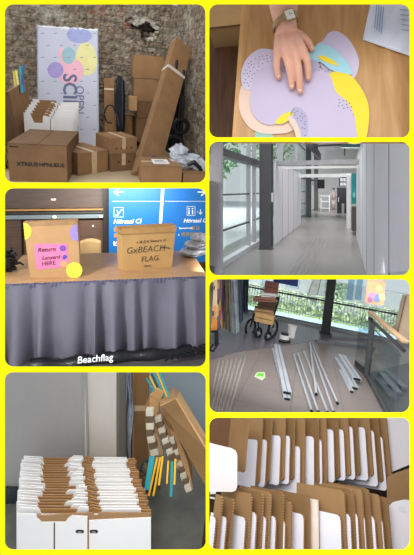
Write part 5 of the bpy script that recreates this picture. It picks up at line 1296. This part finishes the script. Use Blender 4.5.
# ================================================================ close view of folded cartons (bottom right)
C = Cell(310, 484, 0, 1.6); use(C)
def corr_mat():
    m = bpy.data.materials.new('corrugated_edge'); m.use_nodes = True; N = m.node_tree.nodes; L = m.node_tree.links; b = N['Principled BSDF']
    tc = N.new('ShaderNodeTexCoord'); w = N.new('ShaderNodeTexWave'); w.bands_direction = 'Z'; w.inputs['Scale'].default_value = 45; w.inputs['Distortion'].default_value = 1.5; L.new(tc.outputs['Object'], w.inputs['Vector'])
    r = N.new('ShaderNodeValToRGB'); r.color_ramp.elements[0].color = hx('#4a3018'); r.color_ramp.elements[1].color = hx('#b58a5a'); L.new(w.outputs['Fac'], r.inputs['Fac'])
    L.new(r.outputs['Color'], b.inputs['Base Color']); b.inputs['Roughness'].default_value = .9; return m
CE = corr_mat()
CB = [mat('kraft_face', '#93714a', .85, var=.08, scale=10), mat('kraft_face_dark', '#80603a', .85, var=.1, scale=10)]
WT = mat('white_tab', '#e0dee6', .6, var=.02)
TH = math.radians(42); ex = V((math.cos(TH), -math.sin(TH), 0)); nb = V((-math.sin(TH), -math.cos(TH), 0))  # nb points to the viewer
def sheetpoly(uR, vT, vB, y, w, r, o=0, rb=0):
    """outline whose right edge stands at pixel uR at depth y, between heights vT and vB, rounded corners of radius r"""
    R = C.at(uR, (vT+vB)/2, y); zt = C.at(uR, vT, y).z; zb = C.at(uR, vB, y).z; R = V((R.x, R.y, 0)); out = []
    zt = min(zt, C.at(uR, 416.4, y).z)
    for _ in range(60):                     # keep the hidden left end inside this compartment
        e = R-ex*w; wp = C.R @ V((e.x, e.y, zt)); wq_ = C.R @ V((e.x, e.y, zb))
        if min(wp.x/wp.y, wq_.x/wq_.y)*F+PU > 207.2 or w < .03: break
        w -= .005
    n = 6
    for k in range(n+1):
        a = math.pi/2*k/n; out.append(R-ex*(r-r*math.cos(a))+Z*(zt-r+r*math.sin(a)))
    out.append(R-ex*w+Z*zt); out.append(R-ex*w+Z*zb)
    if rb:
        for k in range(n+1):
            a = math.pi/2*k/n; out.append(R-ex*(rb-rb*math.sin(a))+Z*(zb+rb-rb*math.cos(a)))
    else: out.append(R+Z*zb)
    return [p+nb*o for p in out]
def unit(lab, grp, y, bR, bT, bB, tR, tT, tB, wb=.26, wt=.22, th=.012, k=0, rb=.012, r=.014):
    c = C.at(bR, bB, y); t = thing('folded_carton', lab, 'carton', c, grp)
    if bR is not None:
        obj('brown_sheet', MB().prism(sheetpoly(bR, bT, bB, y, wb, r, 0, rb), -nb*th*.55, mi=0, side=1), [CB[k % 2], CE], t)
    if tR is not None:
        obj('white_tab', MB().prism(sheetpoly(tR, tT, tB, y, wt, r, .009, rb), -nb*.006, mi=0, side=1), [WT, CE], t)
    return t
U = [(258,440,489),(267.5,440,488),(281.5,436,486),(291,436,485),(301.5,447,497),(315.5,437,489),(323.5,440,489),(335.5,430,483),(346,430,481),(355.3,427,480),(368,428,481),(377.3,431,487),(386,437,491)]
names = ['first','second','third','fourth','fifth','sixth','seventh','eighth','ninth','tenth','eleventh','twelfth','thirteenth']
yU = 1.86; yL = 1.62
for k, (u, t_, b) in enumerate(U):
    unit('%s carton from the left in the upper row, white tab over brown board' % names[k], 'upper row of cartons in the close view', yU+.006*k, u+2.8, 410, b-5, u, t_, b, k=k)
# left end of the upper row: big pale tab and brown flaps
unit('wide pale carton tab at the left end of the upper row', 'upper row end pieces', yU-.12, 246.5, 408, 473, None, 0, 0, wb=.11, k=1)
t = thing('folded_carton', 'large white rounded carton flap at the far left of the close view', 'carton', C.at(222,492,yU-.2)); 
P = [C.at(u, v, yU-.2) for u, v in [(207.2,441.6),(214,444),(231,448),(235.5,450.5),(237.3,455),(237.3,486),(235.8,490.5),(232,492),(207.2,491.5)]]; obj('white_flap', MB().prism(P, V((0,.006,0)), side=1), [mat('soft_white','#cfc8c6',.6,var=.05,scale=8), CE], t); 
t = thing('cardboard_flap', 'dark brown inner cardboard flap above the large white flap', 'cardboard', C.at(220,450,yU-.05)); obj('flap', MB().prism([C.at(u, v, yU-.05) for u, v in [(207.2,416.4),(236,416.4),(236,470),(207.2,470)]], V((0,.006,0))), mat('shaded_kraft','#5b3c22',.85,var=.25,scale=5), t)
# right end of the upper row
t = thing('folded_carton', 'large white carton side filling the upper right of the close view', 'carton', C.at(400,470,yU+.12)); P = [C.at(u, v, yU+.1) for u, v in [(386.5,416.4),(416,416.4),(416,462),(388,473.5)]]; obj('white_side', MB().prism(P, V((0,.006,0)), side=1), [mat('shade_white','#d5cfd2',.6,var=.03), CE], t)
t = thing('folded_carton', 'brown carton board below the white side at the right edge', 'carton', C.at(400,500,yU+.05)); P = [C.at(u, v, yU+.06) for u, v in [(387,477),(392,474),(416,466),(416,512),(387,512)]]; obj('brown_side', MB().prism(P, V((0,.006,0)), side=1), [CB[0], CE], t)
# lower row: (brown right, top, white right, top)
Lw = [(218.5,495,215.5,517),(230.5,498,226.5,517),(249,494,246,518),(261,493,257,513),(269,492,267,517),(282,492,277,517),(290.5,502,286.5,521),(309,496,305.5,515)]
for k, (b, bt, w, wt_) in enumerate(Lw): unit('%s carton from the left in the lower row, white tab below its brown rim' % names[k], 'lower row of cartons in the close view', yL+.006*k, b, bt, 572, w, wt_, 571, k=k, rb=0, wb=.16, wt=.15)
L2 = [(345.5,491,343.3,516),(355,490,353.3,515),(364,490,360.8,514),(371,489,368,516),(382,495,378,517),(390,498,386,519)]
for k, (b, bt, w, wt_) in enumerate(L2): unit('%s carton in the right-hand group of the lower row' % names[k], 'right group of the lower row', yL+.01+.006*k, b, bt, 572, w, wt_, 571, k=k, rb=0, wb=.2 if k == 0 else .16, wt=.17 if k == 0 else .15)
unit('plain pale carton board standing between the two groups of the lower row', 'lower row single pieces', yL+.05, None or 318, 500, 572, None, 0, 0, wb=.07, k=0, rb=0, r=.003)['label']
obj('white_sheet', MB().prism(sheetpoly(317.5, 500, 571, yL+.04, .055, .003), -nb*.006), mat('cream_board','#e2d3c4',.7), label='narrow cream board face between the two groups of the lower row', cat='board')
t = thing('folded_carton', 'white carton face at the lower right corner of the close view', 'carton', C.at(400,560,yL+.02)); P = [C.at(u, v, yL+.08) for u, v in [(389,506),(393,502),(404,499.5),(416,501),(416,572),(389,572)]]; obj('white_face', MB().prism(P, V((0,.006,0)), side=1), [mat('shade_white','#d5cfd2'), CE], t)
obj('faint_stamp', MB().prism([C.at(u, v, yL+.079) for u, v in [(399,506),(405,507),(405,512),(399,511)]], V((0,-.0005,0))), mat('stamp_grey','#c9c6cc',.7), t)
# added tray and backdrop, dark brown to paint the shaded gap between rows
t = thing('gap_tray', 'added dark tray under the cartons, coloured as the shaded gap between the rows', 'tray', C.at(310,560,yU))
A = C.at(203,499,yU+.0); B = C.at(416,499,yU+.0)
obj('divider', MB().obox(C.at(207.2,498,yU-.1), V((.95,0,0)), V((0,.006,0)), Z*-.35), mat('gap_shade_brown','#2b1a0f',.9), t)
obj('ledge', MB().obox(C.at(207.2,496,yU-.1), V((.95,0,0)), V((0,.4,0)), Z*.004), mat('gap_shade_brown','#2b1a0f',.9), t)
obj('back_panel', MB().obox(C.at(207.2,575,yU+.35), V((1.15,0,0)), V((0,.01,0)), Z*(C.at(207.2,416.4,yU+.35).z-C.at(207.2,575,yU+.35).z)), mat('back_brown','#3c2615',.9,var=.2), t)
area((.0,1.15,.32),(.05,1.8,0),.5,1.4)
use(WORLD)
